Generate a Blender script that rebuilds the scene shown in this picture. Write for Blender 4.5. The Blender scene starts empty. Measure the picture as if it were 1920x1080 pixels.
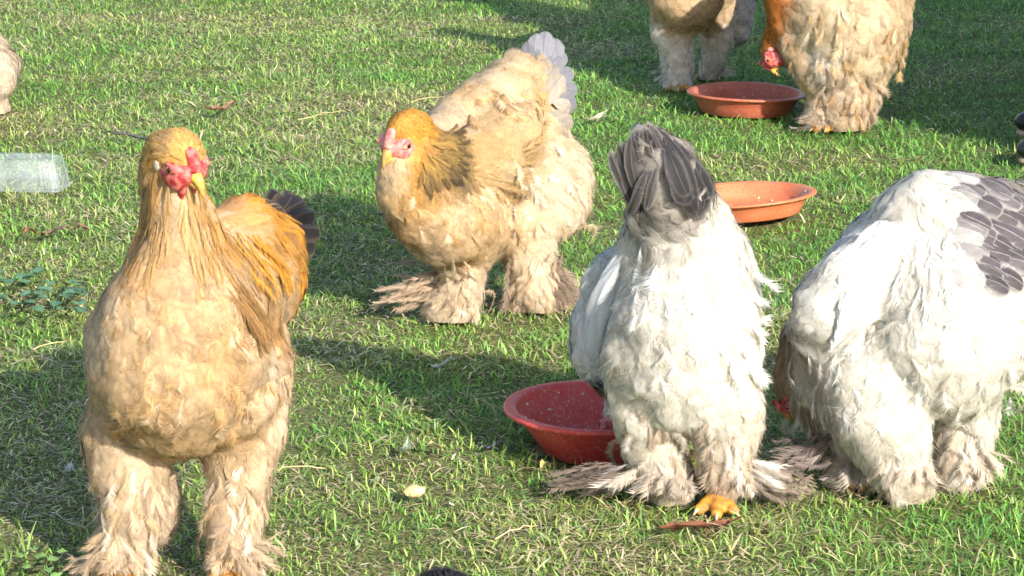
import bpy, math
import numpy as np
from mathutils import Vector, Matrix

# ------------------------------------------------------------------ camera, sky, sun, exposure
SC = bpy.context.scene
COL = SC.collection
CAM_H, FPX, PITCH = 1.32, 5490.0, math.radians(12.9)
cam = bpy.data.cameras.new('camera')
cam.sensor_width = 36.0
cam.lens = FPX / 1920.0 * 36.0
cam.clip_start, cam.clip_end = 0.05, 600.0
cam_o = bpy.data.objects.new('camera', cam)
cam_o.location = (0, 0, CAM_H)
cam_o.rotation_euler = (math.radians(90) - PITCH, 0, 0)
COL.objects.link(cam_o)
SC.camera = cam_o

SUN_EL, SUN_AZ = math.radians(25.0), math.radians(28.0)      # azimuth: to the right of straight behind the camera
to_sun = Vector((math.sin(SUN_AZ) * math.cos(SUN_EL), -math.cos(SUN_AZ) * math.cos(SUN_EL), math.sin(SUN_EL)))
world = bpy.data.worlds.new('World')
SC.world = world
world.use_nodes = True
wn = world.node_tree
sky = wn.nodes.new('ShaderNodeTexSky')
sky.sky_type = 'NISHITA'
sky.sun_disc = False
sky.sun_elevation = SUN_EL
sky.sun_rotation = math.atan2(to_sun.x, to_sun.y)
bg = wn.nodes['Background']
bg.inputs['Strength'].default_value = 0.15
wn.links.new(sky.outputs[0], bg.inputs[0])
sun = bpy.data.lights.new('sun', 'SUN')
sun.energy = 4.6
sun.angle = math.radians(0.53)
sun.color = (1.0, 0.94, 0.84)
sun_o = bpy.data.objects.new('sun', sun)
sun_o.rotation_euler = to_sun.to_track_quat('Z', 'Y').to_euler()
sun_o.location = to_sun * 20
COL.objects.link(sun_o)
SC.view_settings.view_transform = 'Standard'
SC.view_settings.look = 'None'
SC.view_settings.gamma = 1.0
SC.view_settings.exposure = 0.98
SC.view_settings.use_curve_mapping = False
SC.cycles.max_bounces = 4
SC.cycles.use_adaptive_sampling = True
SC.cycles.adaptive_threshold = 0.035
SC.cycles.adaptive_min_samples = 20
SC.cycles.diffuse_bounces = 2
SC.cycles.transparent_max_bounces = 10

RNG = np.random.default_rng(7)
CP, SP = math.cos(PITCH), math.sin(PITCH)


# ------------------------------------------------------------------ helpers: where a point of the place stands
def at(px, py, Y):
    """World point at ground distance Y that lies in the direction seen at (px, py)."""
    a, b = (px - 960.0) / FPX, (540.0 - py) / FPX
    dy, dz = CP + b * SP, -SP + b * CP
    t = Y / dy
    return np.array([a * t, Y, CAM_H + dz * t])


def ground_y(py, z=0.0):
    b = (540.0 - py) / FPX
    return (CAM_H - z) * (CP + b * SP) / (SP - b * CP)


def gp(px, py, z=0.0):
    return at(px, py, ground_y(py, z))


def rad(r, Y):
    return r * (Y / CP) / FPX


def nrm(v):
    v = np.asarray(v, float)
    return v / (np.linalg.norm(v, axis=-1, keepdims=True) + 1e-12)


def vnoise(P, scale, seed=0):
    """Smooth value noise in -1..1 for points P (n,3)."""
    Q = np.asarray(P, float) * scale + seed * 17.31
    I = np.floor(Q).astype(np.int64)
    Fr = Q - I
    Fr = Fr * Fr * (3 - 2 * Fr)
    out = np.zeros(len(Q))
    for dx in (0, 1):
        for dy in (0, 1):
            for dz in (0, 1):
                h = (I[:, 0] + dx) * 374761393 + (I[:, 1] + dy) * 668265263 + (I[:, 2] + dz) * 2147483647 + seed * 144665
                h = (h ^ (h >> 13)) * 1274126177
                h = ((h ^ (h >> 16)) & 0xFFFF) / 65535.0
                w = (Fr[:, 0] if dx else 1 - Fr[:, 0]) * (Fr[:, 1] if dy else 1 - Fr[:, 1]) * (Fr[:, 2] if dz else 1 - Fr[:, 2])
                out += h * w
    return out * 2 - 1


# ------------------------------------------------------------------ helpers: materials
MATS = {}


def node_mat(name):
    m = bpy.data.materials.new(name)
    m.use_nodes = True
    nt = m.node_tree
    return m, nt, nt.nodes['Principled BSDF'], nt.nodes['Material Output']


def attr_mat(name, rough=0.7, spec=0.25, trans=0.2, sheen=0.0, nscale=300.0, namp=0.18, bump=0.0, bscale=500.0, fray=False):
    """Colour comes from the 'Col' attribute (the thing's own colour), with fine procedural mottling on top."""
    m, nt, pb, out = node_mat(name)
    at_ = nt.nodes.new('ShaderNodeAttribute'); at_.attribute_name = 'Col'
    tc = nt.nodes.new('ShaderNodeTexCoord')
    nz = nt.nodes.new('ShaderNodeTexNoise'); nz.inputs['Scale'].default_value = nscale; nz.inputs['Detail'].default_value = 3
    nt.links.new(tc.outputs['Object'], nz.inputs['Vector'])
    mr = nt.nodes.new('ShaderNodeMapRange')
    mr.inputs['From Min'].default_value = 0.25; mr.inputs['From Max'].default_value = 0.75
    mr.inputs['To Min'].default_value = 1 - namp; mr.inputs['To Max'].default_value = 1 + namp
    nt.links.new(nz.outputs['Fac'], mr.inputs['Value'])
    mx = nt.nodes.new('ShaderNodeVectorMath'); mx.operation = 'SCALE'
    nt.links.new(at_.outputs['Color'], mx.inputs[0]); nt.links.new(mr.outputs[0], mx.inputs['Scale'])
    nt.links.new(mx.outputs[0], pb.inputs['Base Color'])
    pb.inputs['Roughness'].default_value = rough
    pb.inputs['Specular IOR Level'].default_value = spec
    if sheen:
        pb.inputs['Sheen Weight'].default_value = sheen
        pb.inputs['Sheen Roughness'].default_value = 0.5
    if bump:
        nz2 = nt.nodes.new('ShaderNodeTexNoise'); nz2.inputs['Scale'].default_value = bscale; nz2.inputs['Detail'].default_value = 2
        nt.links.new(tc.outputs['Object'], nz2.inputs['Vector'])
        bp = nt.nodes.new('ShaderNodeBump'); bp.inputs['Strength'].default_value = bump; bp.inputs['Distance'].default_value = 0.003
        nt.links.new(nz2.outputs['Fac'], bp.inputs['Height']); nt.links.new(bp.outputs[0], pb.inputs['Normal'])
    if trans:
        tr = nt.nodes.new('ShaderNodeBsdfTranslucent')
        nt.links.new(mx.outputs[0], tr.inputs['Color'])
        ms = nt.nodes.new('ShaderNodeMixShader'); ms.inputs[0].default_value = trans
        nt.links.new(pb.outputs[0], ms.inputs[1]); nt.links.new(tr.outputs[0], ms.inputs[2])
        nt.links.new(ms.outputs[0], out.inputs['Surface'])
    if fray:                                                # loose barbs: the vane thins out towards its edge
        tp = nt.nodes.new('ShaderNodeBsdfTransparent')
        m2 = nt.nodes.new('ShaderNodeMixShader')
        nt.links.new(at_.outputs['Alpha'], m2.inputs[0]); nt.links.new(tp.outputs[0], m2.inputs[1])
        nt.links.new(out.inputs['Surface'].links[0].from_socket, m2.inputs[2])
        nt.links.new(m2.outputs[0], out.inputs['Surface'])
    MATS[name] = m
    return m


def plain_mat(name, col, col2=None, rough=0.5, spec=0.4, scale=40.0, bump=0.0, bscale=200.0, lo=0.4, hi=0.65, sss=0.0, coat=0.0):
    m, nt, pb, out = node_mat(name)
    tc = nt.nodes.new('ShaderNodeTexCoord')
    nz = nt.nodes.new('ShaderNodeTexNoise'); nz.inputs['Scale'].default_value = scale; nz.inputs['Detail'].default_value = 6
    nt.links.new(tc.outputs['Object'], nz.inputs['Vector'])
    cr = nt.nodes.new('ShaderNodeValToRGB')
    cr.color_ramp.elements[0].position = lo; cr.color_ramp.elements[1].position = hi
    cr.color_ramp.elements[0].color = (*col, 1); cr.color_ramp.elements[1].color = (*(col2 or col), 1)
    nt.links.new(nz.outputs['Fac'], cr.inputs[0]); nt.links.new(cr.outputs[0], pb.inputs['Base Color'])
    pb.inputs['Roughness'].default_value = rough
    pb.inputs['Specular IOR Level'].default_value = spec
    pb.inputs['Coat Weight'].default_value = coat
    if sss:
        pb.inputs['Subsurface Weight'].default_value = sss
        pb.inputs['Subsurface Radius'].default_value = (0.006, 0.002, 0.001)
    if bump:
        n2 = nt.nodes.new('ShaderNodeTexNoise'); n2.inputs['Scale'].default_value = bscale; n2.inputs['Detail'].default_value = 3
        nt.links.new(tc.outputs['Object'], n2.inputs['Vector'])
        bp = nt.nodes.new('ShaderNodeBump'); bp.inputs['Strength'].default_value = bump; bp.inputs['Distance'].default_value = 0.002
        nt.links.new(n2.outputs['Fac'], bp.inputs['Height']); nt.links.new(bp.outputs[0], pb.inputs['Normal'])
    MATS[name] = m
    return m


attr_mat('feather', rough=0.9, spec=0.08, trans=0.30, nscale=420, namp=0.10, fray=True)
attr_mat('big_feather', rough=0.6, spec=0.25, trans=0.15, nscale=500, namp=0.2, fray=True)
attr_mat('skin_under', rough=0.9, spec=0.1, trans=0.0, nscale=120, namp=0.2, bump=0.6, bscale=300)
attr_mat('grass', rough=0.5, spec=0.3, trans=0.28, nscale=60, namp=0.15)
attr_mat('leaf', rough=0.6, spec=0.3, trans=0.25, nscale=200, namp=0.25, bump=0.4, bscale=400)
plain_mat('red_skin', (0.34, 0.022, 0.028), (0.62, 0.20, 0.17), rough=0.5, scale=120, bump=1.0, bscale=420, sss=0.15)
plain_mat('pink_skin', (0.60, 0.13, 0.12), (0.72, 0.33, 0.27), rough=0.5, scale=120, bump=0.9, bscale=420, sss=0.15)
plain_mat('pale_skin', (0.48, 0.38, 0.30), (0.62, 0.54, 0.45), rough=0.6, scale=150, bump=0.4)
plain_mat('beak_horn', (0.62, 0.36, 0.06), (0.40, 0.22, 0.08), rough=0.35, scale=120)
plain_mat('toe_skin', (0.62, 0.27, 0.03), (0.30, 0.15, 0.05), rough=0.55, scale=110, bump=0.9, bscale=350)
plain_mat('claw', (0.5, 0.42, 0.3), (0.3, 0.22, 0.15), rough=0.4)
plain_mat('iris', (0.55, 0.16, 0.02), (0.4, 0.09, 0.02), rough=0.08, spec=0.6)
plain_mat('pupil', (0.01, 0.008, 0.006), rough=0.05, spec=0.7)
plain_mat('soil', (0.045, 0.060, 0.020), (0.27, 0.24, 0.11), rough=0.95, spec=0.1, scale=130, lo=.38, hi=.72, bump=0.8, bscale=120)


# ------------------------------------------------------------------ helpers: objects
def tag(o, label=None, cat=None, group=None, kind=None):
    if label: o['label'] = label
    if cat: o['category'] = cat
    if group: o['group'] = group
    if kind: o['kind'] = kind
    return o


def thing(name, loc, label, cat, group=None):
    o = bpy.data.objects.new(name, None)
    o.empty_display_size = 0.1
    o.location = tuple(loc)
    COL.objects.link(o)
    return tag(o, label, cat, group)


def mesh_obj(name, V, F, mat, parent=None, base=(0, 0, 0), cols=None, normals=None, smooth=True, kind=None):
    """One mesh object; F is (m,3)/(m,4) array, or a list of such arrays. V in world metres, base is subtracted."""
    V = np.asarray(V, np.float32) - np.asarray(base, np.float32)
    Fs = F if isinstance(F, list) else [F]
    Fs = [np.asarray(f, np.int32) for f in Fs if len(f)]
    me = bpy.data.meshes.new(name)
    me.vertices.add(len(V)); me.vertices.foreach_set('co', V.ravel())
    tot = np.concatenate([np.full(len(f), f.shape[1], np.int32) for f in Fs])
    loops = np.concatenate([f.ravel() for f in Fs])
    start = np.concatenate([[0], np.cumsum(tot)[:-1]]).astype(np.int32)
    me.loops.add(len(loops)); me.loops.foreach_set('vertex_index', loops)
    me.polygons.add(len(tot)); me.polygons.foreach_set('loop_start', start); me.polygons.foreach_set('loop_total', tot)
    if cols is not None:
        a = me.attributes.new('Col', 'FLOAT_COLOR', 'POINT')
        c = np.ones((len(V), 4), np.float32); c[:, :3] = np.clip(np.asarray(cols)[:, :3], 0, 1)
        if np.shape(cols)[1] == 4: c[:, 3] = np.asarray(cols)[:, 3]
        a.data.foreach_set('color', c.ravel())
    me.update(calc_edges=True)
    if smooth:
        me.polygons.foreach_set('use_smooth', np.ones(len(tot), bool))
    if normals is not None:
        me.normals_split_custom_set_from_vertices(nrm(normals).tolist())
    me.materials.append(MATS[mat] if isinstance(mat, str) else mat)
    o = bpy.data.objects.new(name, me)
    if parent is not None:
        o.parent = parent
    else:
        o.location = tuple(base)
    COL.objects.link(o)
    if kind: o['kind'] = kind
    return o


# ------------------------------------------------------------------ helpers: organic surfaces
class Shape:
    """A smooth union of tapered capsules and ellipsoids; gives one continuous surface."""

    def __init__(self, k=0.012):
        self.k = k
        self.prims = []

    def cap(self, a, b, ra, rb, tract='body', flow=None):
        a, b = np.asarray(a, float), np.asarray(b, float)
        fl = (b - a) if flow is None else np.asarray(flow, float)
        self.prims.append(('c', a, b, ra, rb, tract, nrm(fl)))

    def ell(self, c, r, tract='body', flow=(0, 0, -1), axes=None):
        A = np.eye(3) if axes is None else np.asarray(axes, float)
        self.prims.append(('e', np.asarray(c, float), np.asarray(r, float), A, 0, tract, nrm(flow)))

    def dists(self, P):
        P = np.asarray(P, float)
        o = self.prims[0][1]
        P = (P - o).astype(np.float32)
        PP = np.einsum('ij,ij->i', P, P)
        D = np.empty((len(self.prims), len(P)), np.float32)
        for n_, p in enumerate(self.prims):
            if p[0] == 'c':
                a = (p[1] - o).astype(np.float32); ba = (p[2] - p[1]).astype(np.float32)
                bb = max(float(ba @ ba), 1e-9)
                u = P @ ba - np.float32(a @ ba)                       # (P-a).ba
                h = np.clip(u / np.float32(bb), 0, 1)
                q = PP - 2 * (P @ a) + np.float32(a @ a) + h * (h * np.float32(bb) - 2 * u)
                D[n_] = np.sqrt(np.maximum(q, 1e-10)) - (np.float32(p[3]) + np.float32(p[4] - p[3]) * h)
            else:
                q = (P - (p[1] - o).astype(np.float32)) @ p[3].T.astype(np.float32)
                r = p[2].astype(np.float32)
                k0 = np.sqrt(((q / r) ** 2).sum(1)) + 1e-9
                k1 = np.sqrt(((q / (r * r)) ** 2).sum(1)) + 1e-9
                D[n_] = k0 * (k0 - 1) / k1
        return D

    lump = 0.0

    def sdf(self, P, full=False):
        D = self.dists(P)
        m = D.min(0)
        E = np.exp(-(D - m) / self.k)
        s = m - self.k * np.log(E.sum(0))
        if self.lump:                       # uneven lie of the plumage: clumps and hollows
            P = np.asarray(P, np.float32)
            x, y, z = P[:, 0], P[:, 1], P[:, 2]
            w1 = np.sin(61 * x + 2.1 * np.sin(37 * z + 1)) * np.sin(49 * z + 31 * y + 1.7 * np.sin(43 * x)) + .5 * np.sin(83 * y - 47 * z + 29 * x)
            w2 = np.sin(151 * x + 73 * y + 2 * np.sin(91 * z)) * np.sin(133 * z - 57 * x + 1.5 * np.sin(117 * y))
            s = s + self.lump * (w1 + .45 * w2)
        return (s, D) if full else s

    def bounds(self, pad):
        lo, hi = np.full(3, 1e9), np.full(3, -1e9)
        for p in self.prims:
            if p[0] == 'c':
                for c, r in ((p[1], p[3]), (p[2], p[4])):
                    lo = np.minimum(lo, c - r); hi = np.maximum(hi, c + r)
            else:
                R = p[2].max()
                lo = np.minimum(lo, p[1] - R); hi = np.maximum(hi, p[1] + R)
        return lo - pad, hi + pad

    def surface(self, h, zmin=None):
        lo, hi = self.bounds(h * 3 + self.k)
        n = np.ceil((hi - lo) / h).astype(int) + 1
        ax = [lo[i] + h * np.arange(n[i]) for i in range(3)]
        G = np.stack(np.meshgrid(*ax, indexing='ij'), -1).reshape(-1, 3)
        F = np.empty(len(G), np.float32)
        for i in range(0, len(G), 200000):
            F[i:i + 200000] = self.sdf(G[i:i + 200000])
        F = F.reshape(n)
        if zmin is not None:
            F = np.maximum(F, (zmin - ax[2])[None, None, :].astype(np.float32))
        return surface_nets(F, lo, h)

    def grad(self, P, e=0.003):
        g = np.zeros((len(P), 3))
        for k in ((1, -1, -1), (-1, -1, 1), (-1, 1, -1), (1, 1, 1)):
            k = np.array(k, float)
            g += k * self.sdf(P + k * e)[:, None]
        return nrm(g)


def surface_nets(F, lo, h):
    nx, ny, nz = F.shape
    ins = F < 0
    acc = np.zeros((nx - 1, ny - 1, nz - 1, 3), np.float32)
    cnt = np.zeros((nx - 1, ny - 1, nz - 1), np.float32)

    def sl(a, o, n_):
        return a[o[0]:n_[0] - 1 + o[0], o[1]:n_[1] - 1 + o[1], o[2]:n_[2] - 1 + o[2]]
    n_ = (nx, ny, nz)
    corners = [(i, j, k) for i in (0, 1) for j in (0, 1) for k in (0, 1)]
    for c1 in corners:
        for axis in range(3):
            if c1[axis] == 1: continue
            c2 = list(c1); c2[axis] = 1
            f1, f2 = sl(F, c1, n_), sl(F, c2, n_)
            m = (f1 < 0) != (f2 < 0)
            t = np.where(m, f1 / np.where(m, f1 - f2, 1), 0)
            for d in range(3):
                acc[..., d] += m * (c1[d] + (t if d == axis else 0))
            cnt += m
    act = cnt > 0
    idx = -np.ones(act.shape, np.int32)
    I = np.argwhere(act)
    idx[act] = np.arange(len(I))
    V = (acc[act] / cnt[act][:, None] + I) * h + lo
    quads = []
    for axis in range(3):
        u, v = (axis + 1) % 3, (axis + 2) % 3
        o2 = [0, 0, 0]; o2[axis] = 1
        a = ins[tuple(slice(0, s - (1 if d == axis else 0)) for d, s in enumerate(ins.shape))]
        b = ins[tuple(slice(o2[d], s) for d, s in enumerate(ins.shape))]
        E = np.argwhere(a != b)
        ok = (E[:, u] > 0) & (E[:, v] > 0) & (E[:, u] < F.shape[u] - 1) & (E[:, v] < F.shape[v] - 1)
        E = E[ok]
        out = a[tuple(E.T)]

        def cell(du, dv):
            C = E.copy(); C[:, u] += du; C[:, v] += dv
            return idx[tuple(C.T)]
        q = np.stack([cell(-1, -1), cell(0, -1), cell(0, 0), cell(-1, 0)], 1)
        q[~out] = q[~out][:, ::-1]
        quads.append(q)
    Q = np.concatenate(quads)
    Q = Q[(Q >= 0).all(1)]
    return V, Q


def blob(name, shape, h, mat, parent, base, kind=None):
    V, Q = shape.surface(h)
    return mesh_obj(name, V, Q, mat, parent, base, kind=kind)


def tube(pts, radii, seg=8, cap=True):
    """Tapered tube along pts: returns V, [quads, tris]."""
    P = np.asarray(pts, float); R = np.asarray(radii, float)
    T = nrm(np.gradient(P, axis=0))
    up = np.array([0, 0, 1.0]) if abs(T[0][2]) < 0.9 else np.array([1.0, 0, 0])
    V = []
    for p, t, r in zip(P, T, R):
        s = nrm(np.cross(t, up)); u = np.cross(s, t)
        a = np.linspace(0, 2 * math.pi, seg, endpoint=False)
        V.append(p + r * (np.cos(a)[:, None] * s + np.sin(a)[:, None] * u))
    n = len(P)
    V = np.concatenate(V + [P[:1], P[-1:]])
    q, tr = [], []
    for i in range(n - 1):
        for j in range(seg):
            k = (j + 1) % seg
            q.append((i * seg + j, i * seg + k, (i + 1) * seg + k, (i + 1) * seg + j))
    for j in range(seg):
        k = (j + 1) % seg
        tr.append((n * seg, k, j)); tr.append((n * seg + 1, (n - 1) * seg + j, (n - 1) * seg + k))
    return V, [np.array(q)[:, ::-1], np.array(tr)[:, ::-1]]


# ------------------------------------------------------------------ feathers
def blades(sh, P, N, T, L, W, lift, curl, cc, ce, rng, bend=0.25, cup=0.10, rows=((0, .6), (.35, 1), (.7, 1.0), (1, .55)), nmix=0.78):
    """Overlapping body feathers: n blades that follow the body surface like shingles, as one vertex/face set."""
    n = len(P)
    S = nrm(np.cross(N, T)); T = nrm(T)
    side = rng.normal(0, bend, n)
    V, C, NN = [], [], []
    for t, w in rows:
        mid = P + L[:, None] * (T * t + S * (side * t * t)[:, None])
        G = N
        if t > 0:
            d = sh.sdf(mid)
            G = sh.grad(mid)
            mid = mid - G * (d * .97)[:, None]
        off = .0015 + L * (lift * t * t - curl * max(0, t - .6) ** 2)
        mid = mid + G * off[:, None]
        Sg = nrm(S - (S * G).sum(1, keepdims=True) * G)
        for s in (-1, 0, 1):
            V.append(mid + Sg * (s * w * W)[:, None] - G * (cup * abs(s) * w * W)[:, None])
            e = np.clip(max(abs(s) * 0.8 * min(1, t * 1.6), t ** 3), 0, 1)
            al = (1 if t < .5 else (.94 if t < .9 else .12)) * (1 if s == 0 else (.9 if t < .5 else .52))
            C.append(np.concatenate([cc * (1 - e) + ce * e, np.full((n, 1), al)], 1))
            NN.append(G * nmix + (1 - nmix) * nrm(G - T * (2 * lift * t)[:, None] + Sg * (0.6 * s)))
    k = len(V)
    V = np.stack(V, 1); C = np.stack(C, 1); NN = np.stack(NN, 1)
    q = []
    for r in range(len(rows) - 1):
        for c in range(2):
            a = r * 3 + c
            q.append((a, a + 3, a + 4, a + 1))
    q = np.array(q)
    F = (np.arange(n)[:, None, None] * k + q[None]).reshape(-1, 4)
    return V.reshape(-1, 3), F, C.reshape(-1, 4), NN.reshape(-1, 3)


def tufts(sh, P, N, T, L, W, lift, cc, ce, rng, barbs=9, spread=0.6):
    """Loose downy tufts: each a small fan of separate hair-thin barbs."""
    n = len(P)
    S = nrm(np.cross(N, T)); T = nrm(T)
    Vs, Cs, Ns = [], [], []
    one, fade = np.ones((n, 1)), np.full((n, 1), .25)
    for b in range(barbs):
        a = (b - (barbs - 1) / 2) / max(1, (barbs - 1) / 2) * spread + rng.normal(0, 0.2, n)
        l = L * rng.uniform(0.4, 1.1, n)
        D = nrm(T * np.cos(a)[:, None] + S * np.sin(a)[:, None])
        X = nrm(np.cross(N, D))
        li = lift * rng.uniform(0.0, 1.5, n) * np.where(rng.random(n) < .12, 2.2, 1)
        st = P + X * rng.normal(0, .004, n)[:, None] + T * rng.normal(0, .004, n)[:, None]
        tip = st + l[:, None] * D
        d = sh.sdf(tip); tip = tip - N * np.clip(d, -.03, .03)[:, None] + N * (l * li * .8 + .001)[:, None]
        w = W * rng.uniform(0.05, 0.10, n)
        Vs += [st - X * w[:, None] - N * .001, tip, st + X * w[:, None] - N * .001]
        k = rng.uniform(.88, 1.1, (n, 1))
        Cs += [np.concatenate([cc * k, one], 1), np.concatenate([ce * k, fade], 1), np.concatenate([cc * k, one], 1)]
        Ns += [N] * 3
    k = len(Vs)
    V = np.stack(Vs, 1).reshape(-1, 3); C = np.stack(Cs, 1).reshape(-1, 4); NN = np.stack(Ns, 1).reshape(-1, 3)
    q = np.array([(b * 3, b * 3 + 1, b * 3 + 2) for b in range(barbs)])
    F = (np.arange(n)[:, None, None] * k + q[None]).reshape(-1, 3)
    return V, F, C, NN


def quill(name, root, tip, width, up, cc, ce, parent, base, rng, curl=0.08, bend=0.05, cup=0.3, point=0.25, edge=0.55, mat='big_feather'):
    """One large feather with a vane of two halves, a raised shaft and a rounded tip, as a part of its own."""
    root, tip, up = np.asarray(root, float), np.asarray(tip, float), np.asarray(up, float)
    L = np.linalg.norm(tip - root)
    T = (tip - root) / L
    S = nrm(np.cross(up, T)); N = nrm(np.cross(T, S))
    ts = np.array([0, .12, .28, .45, .62, .78, .90, .97, 1.0])
    ws = np.array([.10, .45, .8, .97, 1, .93, .72, .42, point * .4])
    ss = np.array([-1, -.6, -.08, 0, .08, .6, 1])
    V, C = [], []
    cc, ce = np.asarray(cc, float), np.asarray(ce, float)
    ws = ws * rng.uniform(.9, 1.1, len(ws))
    b = rng.normal(0, bend) ; ph = rng.uniform(0, 6)
    for t, w in zip(ts, ws):
        c = root + T * L * t + N * L * (4 * curl * t * (1 - t)) + S * L * b * t * (1 - t) * 3
        for s in ss:
            jag = 1 + 0.06 * math.sin(t * 43 + s * 9 + ph) if abs(s) > .9 else 1
            p = c + S * (s * w * width * jag) - N * (cup * abs(s) ** 1.4 * w * width)
            if abs(s) < 0.01: p = p + N * width * 0.05
            V.append(p)
            e = max(0.0, abs(s) - edge) / (1 - edge) if abs(s) > edge else 0.0
            e = max(e, max(0, (t - .9) / .1))
            col = cc * (1 - e) + ce * e
            if abs(s) < 0.01: col = col * 0.6 + 0.4 * np.maximum(col, ce)
            al = 1.0 if abs(s) < .9 else .55
            if t > .93: al *= .7 if t < .99 else .2
            C.append(np.append(GAIN * col * (1 + 0.10 * math.sin(t * 60 + s * 5 + ph)), al))
    k = len(ss)
    F = [(i * k + j, i * k + j + 1, (i + 1) * k + j + 1, (i + 1) * k + j) for i in range(len(ts) - 1) for j in range(k - 1)]
    return mesh_obj(name, V, np.array(F), mat, parent, base, cols=np.array(C))


GAIN = 1.0                               # plumage reflectance


def plume(name, root, tip, width, up, cc, ce, parent, base, rng, curl=0.05, bend=0.1, cup=0.25, point=0.3, edge=0.5, barbs=17):
    """One soft feather: a thin shaft with separate barbs along both sides, as a part of its own."""
    root, tip, up = np.asarray(root, float), np.asarray(tip, float), np.asarray(up, float)
    L = np.linalg.norm(tip - root) + 1e-6
    T = (tip - root) / L
    S = nrm(np.cross(up, T)); N = nrm(np.cross(T, S))
    b = rng.normal(0, bend)
    cc, ce = np.asarray(cc, float) * GAIN, np.asarray(ce, float) * GAIN

    TL, K = T * L, N * L * 4 * curl + S * L * b * 3

    def pt(t):
        return root + TL * t + K * (t * (1 - t))
    V, F, C = [], [], []
    ts = np.linspace(0, 1, 6)
    for t in ts:
        w = width * .07 * (1.15 - t)
        V += [pt(t) - S * w, pt(t) + S * w]; k = cc * .5 + ce * .5
        C += [np.append(k, 1)] * 2
    for i in range(5):
        F += [(2 * i, 2 * i + 1, 2 * i + 3), (2 * i, 2 * i + 3, 2 * i + 2)]
    sp = 1.0 / barbs
    for sd in (-1, 1):
        for i in range(barbs):
            t = .06 + .92 * (i + rng.uniform(-.3, .3)) / (barbs - 1)
            w = width * (.45 + .55 * math.sin(min(1, t * 1.5) * 1.57)) * (1 if t < .75 else 1 - 1.6 * (t - .75)) * rng.uniform(.75, 1.15)
            f = min(.34 * L, w * rng.uniform(1.5, 3.2))
            a0 = pt(t - sp * .75); a1 = pt(t + sp * .55)
            e_ = pt(t) + T * f + S * sd * w - N * cup * w + N * rng.normal(0, .12) * w
            n0 = len(V)
            V += [a0, a1, e_]
            v = rng.uniform(.85, 1.12)
            C += [np.append(cc * v, 1), np.append((cc * .7 + ce * .3) * v, 1), np.append(ce * v, .35)]
            F.append((n0, n0 + 1, n0 + 2) if sd < 0 else (n0, n0 + 2, n0 + 1))
    return mesh_obj(name, np.array(V), np.array(F), 'feather', parent, base, cols=np.array(C))


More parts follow.
